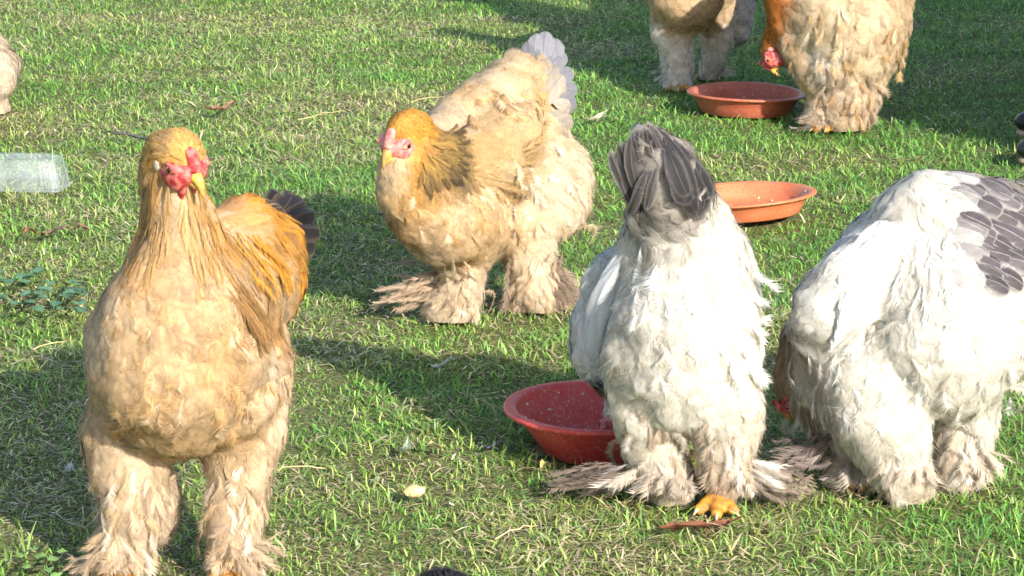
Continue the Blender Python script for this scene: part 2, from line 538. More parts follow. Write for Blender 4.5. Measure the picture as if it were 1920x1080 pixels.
class Hen:
    """A hen: an Empty at its base, one continuous body mesh, plumage tracts, single large feathers and bare parts."""

    def __init__(self, base, label, group=None, seed=1, k=0.009, Y0=None):
        self.base = np.asarray(base, float)
        self.root = thing('hen', self.base, label, 'hen', group)
        self.rng = np.random.default_rng(seed)
        self.sh = Shape(k)
        self.sh.lump = .0028 if seed in (303, 404) else .0024
        self.styles = {}
        self.Y0 = Y0 if Y0 is not None else base[1]
        self.gain = GAIN; self.wash = 0.0
        self.bare = []          # spheres kept free of feathers: (centre, radius)
        self.paint = None       # optional colour function

    def p(self, px, py, dv=0.0):
        return at(px, py, self.Y0 + dv)

    def r(self, rp, dv=0.0):
        return rad(rp, self.Y0 + dv)

    def surf(self, px, py, dv=None):
        """Point and normal of the body surface in the direction (px, py); falls back to depth dv off the body."""
        a = at(px, py, self.Y0 - .55); b = at(px, py, self.Y0 + .75)
        ts = np.linspace(0, 1, 110)[:, None]
        Q = a + (b - a) * ts
        d = self.sh.sdf(Q)
        i = np.argmax(d < 0.004)
        if d[i] >= 0.004 or (dv is not None and Q[i][1] > self.Y0 + dv + .12):
            return self.p(px, py, dv or 0), None
        n = self.sh.grad(Q[i:i + 1])[0]
        return Q[i] - n * self.sh.sdf(Q[i:i + 1])[0], n

    def lay(self, name, x0, y0, x1, y1, width, cc, ce, off=.004, rise=.006, dv=None, up=None, **kw):
        """One large feather laid along the plumage from (x0, y0) to (x1, y1)."""
        r0, n0 = self.surf(x0, y0, dv); r1, n1 = self.surf(x1, y1, dv)
        n0 = np.array((0, -1, .2)) if n0 is None else n0
        n1 = n0 if n1 is None else n1
        u = np.asarray(up if up is not None else nrm(n0 + n1), float)
        fn = quill if name in ('tail_covert', 'tail_feather', 'wing_covert') else plume
        return fn(name, r0 + n0 * off, r1 + n1 * (off + rise), width, u, np.asarray(cc, float), np.asarray(ce, float), self.root, self.base, self.rng, **kw)

    def leg_locks(self, x0, x1, y0, y1, n, cols, dv, drop=34, width=.009, name='leg_feather', lift=1.0, side=0.0):
        """Separate soft feathers hanging loose from leg, breast or flank, each a part of its own."""
        r = self.rng
        for i in range(n):
            x, y = r.uniform(x0, x1), r.uniform(y0, y1)
            k = cols[r.integers(len(cols))]
            v = r.uniform(.8, 1.2)
            self.lay(name, x, y, x + side * drop + r.normal(0, drop * .35), y + drop * r.uniform(.7, 1.3), width * r.uniform(.7, 1.3), np.array(k) * v, np.array(k) * v * 1.15, dv=dv, off=.002, rise=.012 * lift * r.uniform(.2, 1.4), curl=r.uniform(.0, .12), bend=.2)

    def chain(self, tract, pts, flow=None):
        for q, s in zip(pts[:-1], pts[1:]):
            self.sh.cap(self.p(*q[:3]), self.p(*s[:3]), self.r(q[3], q[2]), self.r(s[3], s[2]), tract, flow)

    def style(self, tract, col, edge=None, L=.035, W=.011, lift=.12, curl=.06, jit=.22, dens=9000, fluff=4000, fl=.03, var=.10,
              down=0.0, flift=.20, barbs=9, bend=.25, spread=.5, name=None, tone=None):
        col = np.array(col, float); edge = np.array(edge if edge is not None else col, float)
        ws = 0.0 if any(k in tract for k in ('saddle', 'hackle', 'head', 'cape', 'wing')) else self.wash
        pk = np.array((.68, .54, .43))
        col = self.gain * (col * (1 - ws) + pk * ws); edge = self.gain * (edge * (1 - ws) + pk * ws)
        self.styles[tract] = dict(col=col, edge=edge, L=L, W=W, lift=lift, curl=curl,
                                  jit=jit, dens=dens, fluff=fluff, fl=fl, var=var, down=down, flift=flift, barbs=barbs, bend=bend, spread=spread,
                                  name=name or tract)

    def build(self, h=0.007, scale=1.0):
        sh, rng = self.sh, self.rng
        V, Q = sh.surface(h, zmin=0.002)
        prims = sh.prims
        st = [self.styles[p[5]] for p in prims]
        flow = np.array([p[6] for p in prims])
        arr = lambda key: np.array([s[key] for s in st], float)
        A = {k_: arr(k_) for k_ in ('col', 'edge', 'L', 'W', 'lift', 'curl', 'jit', 'dens', 'fluff', 'fl', 'var', 'down', 'flift')}
        names = [s['name'] for s in st]

        def blend(P):
            _, D = sh.sdf(P, True)
            D = D - D.min(0)
            w = np.exp(-D / 0.009); w /= w.sum(0)
            return w.T

        wv = blend(V)
        cols = wv @ A['col']
        if self.paint: cols = self.paint(V, cols)
        mesh_obj('body', V, Q, 'skin_under', self.root, self.base, cols=cols * 0.9)
        tri = np.concatenate([Q[:, [0, 1, 2]], Q[:, [0, 2, 3]]])
        a, b, c = V[tri[:, 0]], V[tri[:, 1]], V[tri[:, 2]]
        ar = np.linalg.norm(np.cross(b - a, c - a), axis=1) / 2
        tot = ar.sum()

        def sample(dens_key):
            dmax = A[dens_key].max()
            n = int(tot * dmax * scale)
            f = rng.choice(len(tri), n, p=ar / tot)
            u, v = rng.random(n), rng.random(n)
            fl = u + v > 1; u[fl] = 1 - u[fl]; v[fl] = 1 - v[fl]
            P = a[f] + (b[f] - a[f]) * u[:, None] + (c[f] - a[f]) * v[:, None]
            w = blend(P)
            keep = rng.random(n) < (w @ A[dens_key]) / dmax
            for cc_, r_ in self.bare:
                keep &= ((P - cc_) ** 2).sum(1) > r_ * r_
            keep &= P[:, 2] > 0.006
            P, w = P[keep], w[keep]
            return P, w, sh.grad(P)

        # contour feathers
        P, w, N = sample('dens')
        T = w @ flow + np.array([0, 0, -1.0]) * (w @ A['down'])[:, None]
        T = nrm(T - (T * N).sum(1, keepdims=True) * N)
        S = np.cross(N, T)
        ja = rng.normal(0, 1, len(P)) * (w @ A['jit']) + 0.5 * vnoise(P, 28, 3) * (w @ A['jit']) * 1.5
        T = nrm(T * np.cos(ja)[:, None] + S * np.sin(ja)[:, None])
        L = (w @ A['L']) * rng.uniform(.7, 1.25, len(P)); W = (w @ A['W']) * rng.uniform(.75, 1.2, len(P))
        lift = (w @ A['lift']) * .62 * rng.uniform(.0, 1.6, len(P)) + 0.03 * vnoise(P, 40, 5); curl = (w @ A['curl']) * rng.uniform(.2, 1.8, len(P))
        var = 1 + (w @ A['var'])[:, None] * (rng.normal(0, .55, (len(P), 1)) + .9 * vnoise(P, 22, 9)[:, None])
        # sharpen tract colours a little so that patches keep their edges
        w2 = w ** 2; w2 /= w2.sum(1, keepdims=True)
        cc, ce = (w2 @ A['col']) * var, (w2 @ A['edge']) * var
        if self.paint: cc, ce = self.paint(P, cc), self.paint(P, ce)
        dom = np.array([names.index(names[i]) for i in w.argmax(1)])
        parts = {}
        for d in np.unique(dom):
            m = dom == d
            s_ = st[d]
            parts.setdefault(names[d], []).append(
                blades(sh, P[m], N[m], T[m], L[m], W[m], lift[m], curl[m], cc[m], ce[m], rng, bend=s_['bend']))
        # loose down
        P, w, N = sample('fluff')
        if len(P):
            T = w @ flow + np.array([0, 0, -1.0]) * (w @ A['down'])[:, None]
            T = nrm(T - (T * N).sum(1, keepdims=True) * N)
            S = np.cross(N, T)
            ja = rng.normal(0, 1, len(P)) * ((w @ A['jit']) * 1.6)
            T = nrm(T * np.cos(ja)[:, None] + S * np.sin(ja)[:, None])
            L = (w @ A['fl']) * rng.uniform(.6, 1.3, len(P)); W = (w @ A['W']) * .8
            var = 1 + (w @ A['var'])[:, None] * rng.normal(0, .6, (len(P), 1))
            w2 = w ** 2; w2 /= w2.sum(1, keepdims=True)
            cc, ce = (w2 @ A['col']) * var, (w2 @ A['edge']) * var
            if self.paint: cc, ce = self.paint(P, cc), self.paint(P, ce)
            dom = np.array([names.index(names[i]) for i in w.argmax(1)])
            for d in np.unique(dom):
                m = dom == d
                s_ = st[d]
                parts.setdefault(names[d], []).append(
                    tufts(sh, P[m], N[m], T[m], L[m], W[m], (w @ A['flift'])[m], cc[m], ce[m], rng, barbs=s_['barbs'], spread=s_['spread']))
        for nm, lst in parts.items():
            off = 0; Vs, Fs, Cs, Ns = [], [], [], []
            for v_, f_, c_, n_ in lst:
                Vs.append(v_); Fs.append(f_ + off); Cs.append(c_); Ns.append(n_); off += len(v_)
            Vs = np.concatenate(Vs); Vs[:, 2] = np.maximum(Vs[:, 2], 0.003)
            mesh_obj(nm, Vs, Fs, 'feather', self.root, self.base, cols=np.concatenate(Cs), normals=np.concatenate(Ns), kind='stuff')

    # -- bare parts -------------------------------------------------
    def face(self, c, fwd, up, s, red='red_skin', beak=True, sides=(-1, 1), comb=1.0, lobes='pale_skin'):
        """Comb, beak, eyes, wattles, ear lobes and face skin; s is the head radius in metres."""
        c = np.asarray(c, float)
        f = nrm(fwd); u = np.asarray(up, float); u = nrm(u - (u @ f) * f); r = np.cross(f, u)
        W = lambda a, b, d: c + s * (a * f + b * u + d * r)
        ax = np.array([f, u, r])
        par, ba = self.root, self.base
        m = Shape(0.10 * s)
        m.ell(W(.70, -.06, 0), (.42 * s, .38 * s, .46 * s), axes=ax)
        for sd in (-1, 1):
            m.ell(W(.34, -.10, .45 * sd), (.60 * s, .52 * s, .27 * s), axes=ax)
            m.ell(W(.50, -.46, .30 * sd), (.36 * s, .32 * s, .24 * s), axes=ax)
        blob('face_skin', m, 0.10 * s, red, par, ba)
        self.bare.append((W(.84, -.12, 0), .50 * s))
        self.bare.append((W(.80, -.50, 0), .36 * s))
        for sd in (-1, 1):
            self.bare.append((W(.36, -.10, .62 * sd), .58 * s))
            self.bare.append((W(.60, -.46, .36 * sd), .34 * s))
        m = Shape(0.05 * s)                                     # pea comb: three low rows of bumps
        for row in (-1, 0, 1):
            for i in range(5):
                q = i / 4
                m.ell(W(1.02 - .40 * q, .14 + .50 * q + (.08 * comb if row == 0 else 0), .12 * row), np.array((.11, .12 * comb, .075)) * s, axes=ax)
        blob('comb', m, 0.055 * s, red, par, ba)
        self.bare.append((W(.82, .40, 0), .24 * s))
        if beak:
            n = 8; t = np.linspace(0, 1, n)
            pts = [W(.92 + .74 * q - .12 * q * q, -.06 - .10 * q - .46 * q ** 2.4, 0) for q in t]
            V, F = tube(pts, s * np.interp(t, [0, .3, .7, 1], [.25, .21, .11, .025]), 10)
            bk = mesh_obj('beak', V, F, 'beak_horn', par, ba)
            pts = [W(.88 + .46 * q, -.28 - .16 * q, 0) for q in t]
            V, F = tube(pts, s * np.interp(t, [0, .5, 1], [.22, .16, .03]), 8)
            mesh_obj('lower_mandible', V, F, 'beak_horn', bk, ba)
        for sd in sides:
            e = Shape(0.03 * s); e.ell(W(.54, .10, .66 * sd), np.array((.20, .17, .13)) * s, axes=ax)
            eye = blob('eye', e, 0.045 * s, 'iris', par, ba)
            e = Shape(0.01 * s); e.ell(W(.58, .10, .765 * sd), np.array((.09, .10, .045)) * s, axes=ax)
            blob('pupil', e, 0.025 * s, 'pupil', eye, ba)
            e = Shape(0.03 * s)                                 # upper lid
            for q in np.linspace(-1, 1, 6):
                e.ell(W(.54 + .22 * q, .24 - .10 * q * q - .04 * q, .66 * sd), np.array((.10, .055, .10)) * s, axes=ax)
            blob('eyelid', e, 0.04 * s, red, par, ba)
            e = Shape(0.05 * s)
            e.ell(W(.66, -.80, .22 * sd), np.array((.20, .30, .09)) * s, axes=ax)
            e.ell(W(.68, -.56, .26 * sd), np.array((.20, .24, .11)) * s, axes=ax)
            blob('wattle', e, 0.06 * s, red, par, ba)
            e = Shape(0.05 * s); e.ell(W(-.12, -.08, .71 * sd), np.array((.16, .24, .06)) * s, axes=ax)
            blob('ear_lobe', e, 0.06 * s, lobes, par, ba)
            self.bare.append((W(-.20, 0, .76 * sd), .29 * s))

    def foot(self, c, yaw, shank_top=None, s=1.0):
        """Yellow scaly foot with four toes and claws; c on the ground, yaw = walking direction."""
        c = np.asarray(c, float)
        m = Shape(0.003)
        if shank_top is not None:
            m.cap(np.asarray(shank_top, float), c + (0, 0, .03), .011 * s, .011 * s)
        m.cap(c + (0, 0, .032), c + (0, 0, .014), .013 * s, .012 * s)
        claws = []
        for a, l in ((-.55, .052), (0, .066), (.5, .055), (math.pi - .25, .032)):
            d = np.array([math.cos(yaw + a), math.sin(yaw + a), 0])
            prev = c + (0, 0, .016)
            for q, zz, rr in ((.33, .016, .0085), (.66, .013, .0078), (1, .010, .0066)):
                nx = c + d * l * s * q; nx = nx + np.array([0, 0, zz])
                m.cap(prev, nx, .008 * s, rr * s)
                m.ell(nx, np.array((1.05, 1.05, 1)) * rr * 1.15 * s)
                prev = nx
            claws.append((prev, d))
        ft = blob('foot', m, 0.003, 'toe_skin', self.root, self.base)
        for p_, d in claws:
            pts = [p_, p_ + d * .010 * s + (0, 0, .001), p_ + d * .020 * s + (0, 0, -.006)]
            V, F = tube(pts, [.005 * s, .0035 * s, .0006], 6)
            mesh_obj('claw', V, F, 'claw', ft, self.base)

    def fan(self, name, root, tips, width, up, cc, ce, curl=.08, jit=.006, cup=.3, point=.25, edge=.55, var=.12, bend=.05):
        for i, t in enumerate(tips):
            v = 1 + self.rng.normal(0, var)
            r0 = np.asarray(root[i] if np.ndim(root) > 1 else root, float) + self.rng.normal(0, jit, 3)
            (plume if name == 'wing_feather' else quill)(name, r0, t, width * self.rng.uniform(.85, 1.15), up, np.array(cc) * v, np.array(ce) * v, self.root, self.base, self.rng, curl=curl, cup=cup, point=point, edge=edge, bend=bend)

    def foot_plumes(self, c, out, n=9, L=.09, width=.012, spread=.7, cc=(.3, .2, .14), ce=(.45, .33, .25), rise=.35, z=.03):
        """Long stiff feathers standing out from shank and toes."""
        c = np.asarray(c, float); out = nrm(out)
        side = np.array([-out[1], out[0], 0])
        n = int(n * 1.5); width = width * .95
        for i in range(n):
            a = (i / (n - 1) - .5) * 2 * spread + self.rng.normal(0, .16)
            d = out * math.cos(a) + side * math.sin(a)
            z0 = z * self.rng.uniform(.3, 1.3)
            l = L * self.rng.uniform(.5, 1.2)
            r0 = c + d * .012 + (0, 0, z0 + .012)
            tp = r0 + d * l + np.array([0, 0, max(-z0 - .004, l * rise * self.rng.uniform(-.6, .5) - z0 * .5)])
            tp[2] = max(tp[2], .006)
            v = 1 + self.rng.normal(0, .18)
            plume('foot_feather', r0, tp, width * self.rng.uniform(.7, 1.2), np.array([0, -.5, 1]) + self.rng.normal(0, .4, 3), np.array(cc) * v, np.array(ce) * v, self.root, self.base, self.rng, curl=self.rng.uniform(-.02, .14), cup=.2, bend=.16)


# ------------------------------------------------------------------ the ground and the grass
gx = np.concatenate([[-200, -60, -20, -9], np.linspace(-5, 5, 60), [9, 20, 60, 200]])
gy = np.concatenate([[-200, -60, -20, -6], np.linspace(-2, 14, 96), [20, 40, 90, 300]])
GX, GY = np.meshgrid(gx, gy, indexing='ij')


def ground_z(x, y):
    P = np.stack([np.ravel(x), np.ravel(y), np.zeros(np.size(x))], 1)
    return (vnoise(P, 1.7, 21) * 0.008 + vnoise(P, 5.0, 22) * 0.004).reshape(np.shape(x)) - 0.006


GV = np.stack([GX, GY, ground_z(GX, GY)], -1).reshape(-1, 3)
ni, nj = len(gx), len(gy)
ii, jj = np.meshgrid(np.arange(ni - 1), np.arange(nj - 1), indexing='ij')
a_ = (ii * nj + jj).ravel()
tag(mesh_obj('ground', GV, np.stack([a_, a_ + nj, a_ + nj + 1, a_ + 1], 1), 'soil'), kind='structure')

BOWLS = [  # centre x, y, rim radius, height, roll towards +x, pitch, yaw
    (0.157, 4.585, 0.172, 0.076, math.radians(0.5), math.radians(-1.0)),
    (0.530, 6.500, 0.160, 0.046, math.radians(-4.0), math.radians(-1.0)),
    (0.640, 7.930, 0.164, 0.056, math.radians(1.2), 0.0),
]


def grass_blades(X, Y, rng, width=1.0, lean=1.0):
    n = len(X)
    P2 = np.stack([X, Y, np.zeros(n)], 1)
    dry = .75 * vnoise(P2, 1.9, 31) + .60 * vnoise(P2, 6.0, 32) + .25 * vnoise(P2, 24, 33)
    lush = .6 * vnoise(P2, 1.1, 41) + .5 * vnoise(P2, 4.5, 42)
    dry = dry - 0.40 * np.clip((X - 0.1) / 0.9, -0.7, 1.0) + 0.12 * np.clip((6 - Y) / 3, -1, 1) - .05
    hgt = np.clip(.0175 + .0065 * lush + .009 * vnoise(P2, 13, 43), .009, .045)
    kind = rng.random(n)
    straw = kind < np.clip(.105 + .24 * dry, .02, .42)
    L = hgt * rng.uniform(.75, 1.75, n) * np.where(straw, 1.25, 1.0)
    long_ = rng.random(n) < .05
    L = np.where(long_, L * 1.5, L)
    W = rng.uniform(.0007, .0015, n) * width * (1 + .5 * (rng.random(n) < .12))
    az = rng.uniform(0, 2 * math.pi, n) + 1.2 * vnoise(P2, 6, 51)
    tilt = np.clip(rng.normal(1.08, .42, n) * lean, .05, 1.5)
    tilt = np.where(straw, np.clip(rng.normal(1.3, .18, n), .8, 1.55), tilt)
    bend = rng.uniform(.1, .9, n)
    t2 = np.clip(tilt + bend, 0, 1.9)
    D = np.stack([np.cos(az), np.sin(az), np.zeros(n)], 1)
    S = np.stack([-np.sin(az + rng.normal(0, .6, n)), np.cos(az), np.zeros(n)], 1)
    Z = np.array([0, 0, 1.0])
    root = np.stack([X, Y, ground_z(X, Y) - .002], 1)
    root[:, 2] += np.where(straw, rng.uniform(0, .014, n), 0)
    mid = root + (D * np.sin(tilt)[:, None] + Z * np.cos(tilt)[:, None]) * (L * .55)[:, None]
    tip = mid + (D * np.sin(t2)[:, None] + Z * np.cos(t2)[:, None] + S * rng.normal(0, .2, n)[:, None]) * (L * .5)[:, None]
    tip[:, 2] = np.maximum(tip[:, 2], root[:, 2] + .002)
    w = W[:, None]
    V = np.stack([root - S * w * .8, root + S * w * .8, mid - S * w, mid + S * w, tip], 1)
    green = np.array([.150, .345, .055]); blue = np.array([.120, .295, .095]); yel = np.array([.39, .465, .120]); st = np.array([.66, .55, .34]); br = np.array([.26, .18, .10])
    m = np.clip(.42 + .55 * dry + rng.normal(0, .22, n), 0, 1)[:, None]
    c = green * (1 - m) + yel * m
    bl = (rng.random(n) < np.clip(.22 + .3 * lush, 0, .5))[:, None]
    c = np.where(bl, c * .35 + blue * .65, c)
    sm = np.clip(rng.normal(.75, .3, n), 0, 1)[:, None]
    c = np.where(straw[:, None], br * (1 - sm) + st * sm, c)
    c = c * np.exp(rng.normal(0, .28, n))[:, None]
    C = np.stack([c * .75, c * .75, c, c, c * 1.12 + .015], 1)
    k = np.arange(n)[:, None] * 5
    return V.reshape(-1, 3), [k + np.array([0, 1, 3, 2]), k + np.array([2, 3, 4])], C.reshape(-1, 3)


def clear_of_bowls(X, Y):
    m = np.ones(len(X), bool)
    for b in BOWLS:
        m &= (X - b[0]) ** 2 + (Y - b[1]) ** 2 > (b[2] * .74) ** 2
    return m


def scatter_grass():
    r = np.random.default_rng(11)
    n = 980000
    Y = r.uniform(3.55, 11.0, n)
    X = r.uniform(-2.45, 2.45, n)
    half = .176 * Y + .50
    m = (np.abs(X) < half) & (r.random(n) < np.clip(1.0 - .075 * (Y - 4.5), .58, 1) * np.where(np.abs(X) > .19 * Y + .06, .5, 1)) & clear_of_bowls(X, Y)
    # thin, uneven turf: bare and thin spots
    P2 = np.stack([X, Y, 0 * X], 1)
    m &= r.random(n) < np.clip(1.05 + .45 * vnoise(P2, 5.5, 61) + .3 * vnoise(P2, 19, 62), .62, 1)
    X, Y = X[m], Y[m]
    wd = np.clip(1.0 + .05 * (Y - 4), 1.0, 1.3)
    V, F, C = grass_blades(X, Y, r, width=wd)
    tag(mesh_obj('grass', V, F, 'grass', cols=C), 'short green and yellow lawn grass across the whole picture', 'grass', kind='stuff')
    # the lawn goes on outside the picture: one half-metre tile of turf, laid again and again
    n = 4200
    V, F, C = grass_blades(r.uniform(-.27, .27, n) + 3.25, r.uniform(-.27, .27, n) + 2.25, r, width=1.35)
    tile = mesh_obj('grass', V, F, 'grass', None, (3.25, 2.25, 0), cols=C)
    tag(tile, 'lawn grass outside the right of the picture, one square of turf', 'grass', kind='stuff')
    cx, cy = np.meshgrid(np.arange(-8.75, 9, .5), np.arange(.25, 26, .5), indexing='ij')
    cx, cy = cx.ravel(), cy.ravel()
    m = ~((np.abs(cx) < .176 * cy + .28) & (cy > 3.7) & (cy < 10.9)) & ~((cx == 3.25) & (cy == 2.25))
    pts = np.stack([cx[m], cy[m], 0 * cx[m]], 1)
    me = bpy.data.meshes.new('grass')
    me.from_pydata(pts.tolist(), [], [])
    at_ = me.attributes.new('turn', 'FLOAT', 'POINT')
    at_.data.foreach_set('value', (r.integers(0, 4, len(pts)) * math.pi / 2).astype(np.float32))
    o = bpy.data.objects.new('grass', me)
    COL.objects.link(o)
    tag(o, 'lawn grass continuing all around outside the picture', 'grass', kind='stuff')
    ng = bpy.data.node_groups.new('turf_tiles', 'GeometryNodeTree')
    ng.interface.new_socket('Geometry', in_out='INPUT', socket_type='NodeSocketGeometry')
    ng.interface.new_socket('Geometry', in_out='OUTPUT', socket_type='NodeSocketGeometry')
    gi, go = ng.nodes.new('NodeGroupInput'), ng.nodes.new('NodeGroupOutput')
    ip = ng.nodes.new('GeometryNodeInstanceOnPoints')
    oi = ng.nodes.new('GeometryNodeObjectInfo'); oi.inputs['Object'].default_value = tile; oi.inputs['As Instance'].default_value = True
    na = ng.nodes.new('GeometryNodeInputNamedAttribute'); na.data_type = 'FLOAT'; na.inputs['Name'].default_value = 'turn'
    cb = ng.nodes.new('ShaderNodeCombineXYZ')
    ng.links.new(gi.outputs[0], ip.inputs['Points']); ng.links.new(oi.outputs['Geometry'], ip.inputs['Instance'])
    ng.links.new(na.outputs[0], cb.inputs['Z']); ng.links.new(cb.outputs[0], ip.inputs['Rotation']); ng.links.new(ip.outputs[0], go.inputs[0])
    md = o.modifiers.new('turf', 'NODES'); md.node_group = ng


scatter_grass()


# ------------------------------------------------------------------ feed bowls
def bowl_mat(name, c1, c2, dust):
    m, nt, pb, out = node_mat(name)
    tc = nt.nodes.new('ShaderNodeTexCoord')
    nz = nt.nodes.new('ShaderNodeTexNoise'); nz.inputs['Scale'].default_value = 14; nz.inputs['Detail'].default_value = 7
    n2 = nt.nodes.new('ShaderNodeTexNoise'); n2.inputs['Scale'].default_value = 160; n2.inputs['Detail'].default_value = 4
    for q in (nz, n2): nt.links.new(tc.outputs['Object'], q.inputs['Vector'])
    cr = nt.nodes.new('ShaderNodeValToRGB')
    cr.color_ramp.elements[0].position = .35; cr.color_ramp.elements[0].color = (*c1, 1)
    cr.color_ramp.elements[1].position = .7; cr.color_ramp.elements[1].color = (*c2, 1)
    nt.links.new(nz.outputs['Fac'], cr.inputs[0])
    mr = nt.nodes.new('ShaderNodeMapRange'); mr.inputs['From Min'].default_value = .52; mr.inputs['From Max'].default_value = .75
    mr.inputs['To Max'].default_value = dust
    nt.links.new(n2.outputs['Fac'], mr.inputs['Value'])
    mx = nt.nodes.new('ShaderNodeMix'); mx.data_type = 'RGBA'
    nt.links.new(mr.outputs[0], mx.inputs['Factor']); nt.links.new(cr.outputs[0], mx.inputs['A']); mx.inputs['B'].default_value = (.55, .38, .30, 1)
    nt.links.new(mx.outputs['Result'], pb.inputs['Base Color'])
    pb.inputs['Roughness'].default_value = .48
    pb.inputs['Specular IOR Level'].default_value = .4
    bp = nt.nodes.new('ShaderNodeBump'); bp.inputs['Strength'].default_value = .15; bp.inputs['Distance'].default_value = .002
    nt.links.new(n2.outputs['Fac'], bp.inputs['Height']); nt.links.new(bp.outputs[0], pb.inputs['Normal'])
    MATS[name] = m


bowl_mat('red_plastic', (.50, .042, .036), (.58, .085, .065), .45)
bowl_mat('orange_plastic', (.50, .135, .050), (.58, .19, .085), .30)
bowl_mat('terracotta_plastic', (.36, .085, .045), (.44, .12, .065), .35)
plain_mat('feed', (.62, .46, .26), (.75, .66, .48), rough=.8, scale=80)


def lathe(profile, seg=80):
    V, F = [], []
    n = len(profile)
    for i in range(seg):
        a = 2 * math.pi * i / seg
        for r, z in profile:
            V.append((r * math.cos(a), r * math.sin(a), z))
    for i in range(seg):
        j = (i + 1) % seg
        for k in range(n - 1):
            F.append((i * n + k, j * n + k, j * n + k + 1, i * n + k + 1))
    return np.array(V), np.array(F)


def feed_bowl(spec, mat, label, n_feed, seed, crumbs_label):
    x, y, R, H, roll, pit = spec
    rb = R * (.60 if H > .07 else .74)
    rot = np.array(Matrix.Rotation(roll, 3, 'Y') @ Matrix.Rotation(pit, 3, 'X'))
    z0 = -.002 + rb * .75 * max(abs(roll), abs(pit))
    base = np.array([x, y, z0])
    t = thing('feed_bowl', base, label, 'bowl', 'plastic feed bowls on the grass')
    wall = R - .014
    shell = [(0.0004, .004), (rb * .8, .004), (rb * .82, .0), (rb, .0), (rb + .004, .003),
             (rb + (wall - rb) * .45, H * .42), (wall - .001, H * .86), (wall, H * .875),
             (R - .003, H * .885), (R, H * .91), (R, H * .97), (R - .002, H), (R - .010, H + .0008), (wall - .003, H * .985),
             (wall - .007, H * .93), (wall - .010, H * .80), (wall - .014, H * .775), (rb + (wall - rb) * .42, H * .42), (rb + .002, .012), (rb - .006, .0075), (0.0004, .007)]
    V, F = lathe(shell)
    rng = np.random.default_rng(seed)
    a = np.arctan2(V[:, 1], V[:, 0])
    rr = np.linalg.norm(V[:, :2], axis=1)
    V[:, 2] += .0022 * np.sin(2 * a + seed) * (rr / R) ** 2
    V[:, :2] *= (1 + .010 * np.sin(2 * a + seed * 2))[:, None]
    mesh_obj('shell', V @ rot.T + base, F, mat, t, base)
    # loose feed lying in the bowl
    Vs, Fs, off = [], [], 0
    ico = np.array([(1, 0, 0), (-1, 0, 0), (0, 1, 0), (0, -1, 0), (0, 0, 1), (0, 0, -1)], float)
    icf = np.array([(0, 2, 4), (2, 1, 4), (1, 3, 4), (3, 0, 4), (2, 0, 5), (1, 2, 5), (3, 1, 5), (0, 3, 5)])
    for _ in range(n_feed):
        aa = rng.uniform(0, 2 * math.pi)
        q = R * .93 * math.sqrt(rng.random())
        zi = np.interp(q, [0, rb, rb + .004, wall - .012, R], [.008, .009, .012, H * .8, H * 1.0]) + .001
        s = rng.uniform(.0008, .0024) * (1.5 if rng.random() < .15 else 1)
        v = ico * s * rng.uniform(.6, 1.6, 3) + np.array([q * math.cos(aa), q * math.sin(aa), zi + s * .3])
        Vs.append(v); Fs.append(icf + off); off += 6
    tag(mesh_obj('feed_crumbs', np.concatenate(Vs) @ rot.T + base, np.concatenate(Fs), 'feed', None, base, smooth=False),
        crumbs_label, 'feed', kind='stuff')


feed_bowl(BOWLS[0], 'red_plastic', 'deep red plastic bowl in front, behind the legs of the middle white hen', 420, 3, 'pale feed crumbs stuck inside the deep red bowl')
feed_bowl(BOWLS[1], 'orange_plastic', 'shallow orange plastic dish tilted on the grass behind the middle white hen', 60, 4, 'few pale crumbs inside the tilted orange dish')
feed_bowl(BOWLS[2], 'terracotta_plastic', 'terracotta plastic dish at the top between two feeding buff hens', 90, 5, 'feed crumbs in the far terracotta dish')


# ------------------------------------------------------------------ the hens
BUFF, CREAM, PALEB = (.50, .315, .145), (.60, .42, .225), (.62, .47, .29)
GOLD, ORNG, RUST = (.56, .27, .05), (.52, .20, .03), (.33, .10, .025)
WHITE, OFFW, GREYF = (.64, .625, .59), (.62, .57, .49), (.50, .50, .53)
DGREY, BRN, DIRT = (.10, .09, .095), (.22, .155, .12), (.42, .32, .235)


def stain(P, C, col, scale, lo, amt, seed):
    n = np.clip((vnoise(P, scale, seed) - lo) / (1 - lo), 0, 1)[:, None] * amt
    return C * (1 - n) + np.array(col) * n


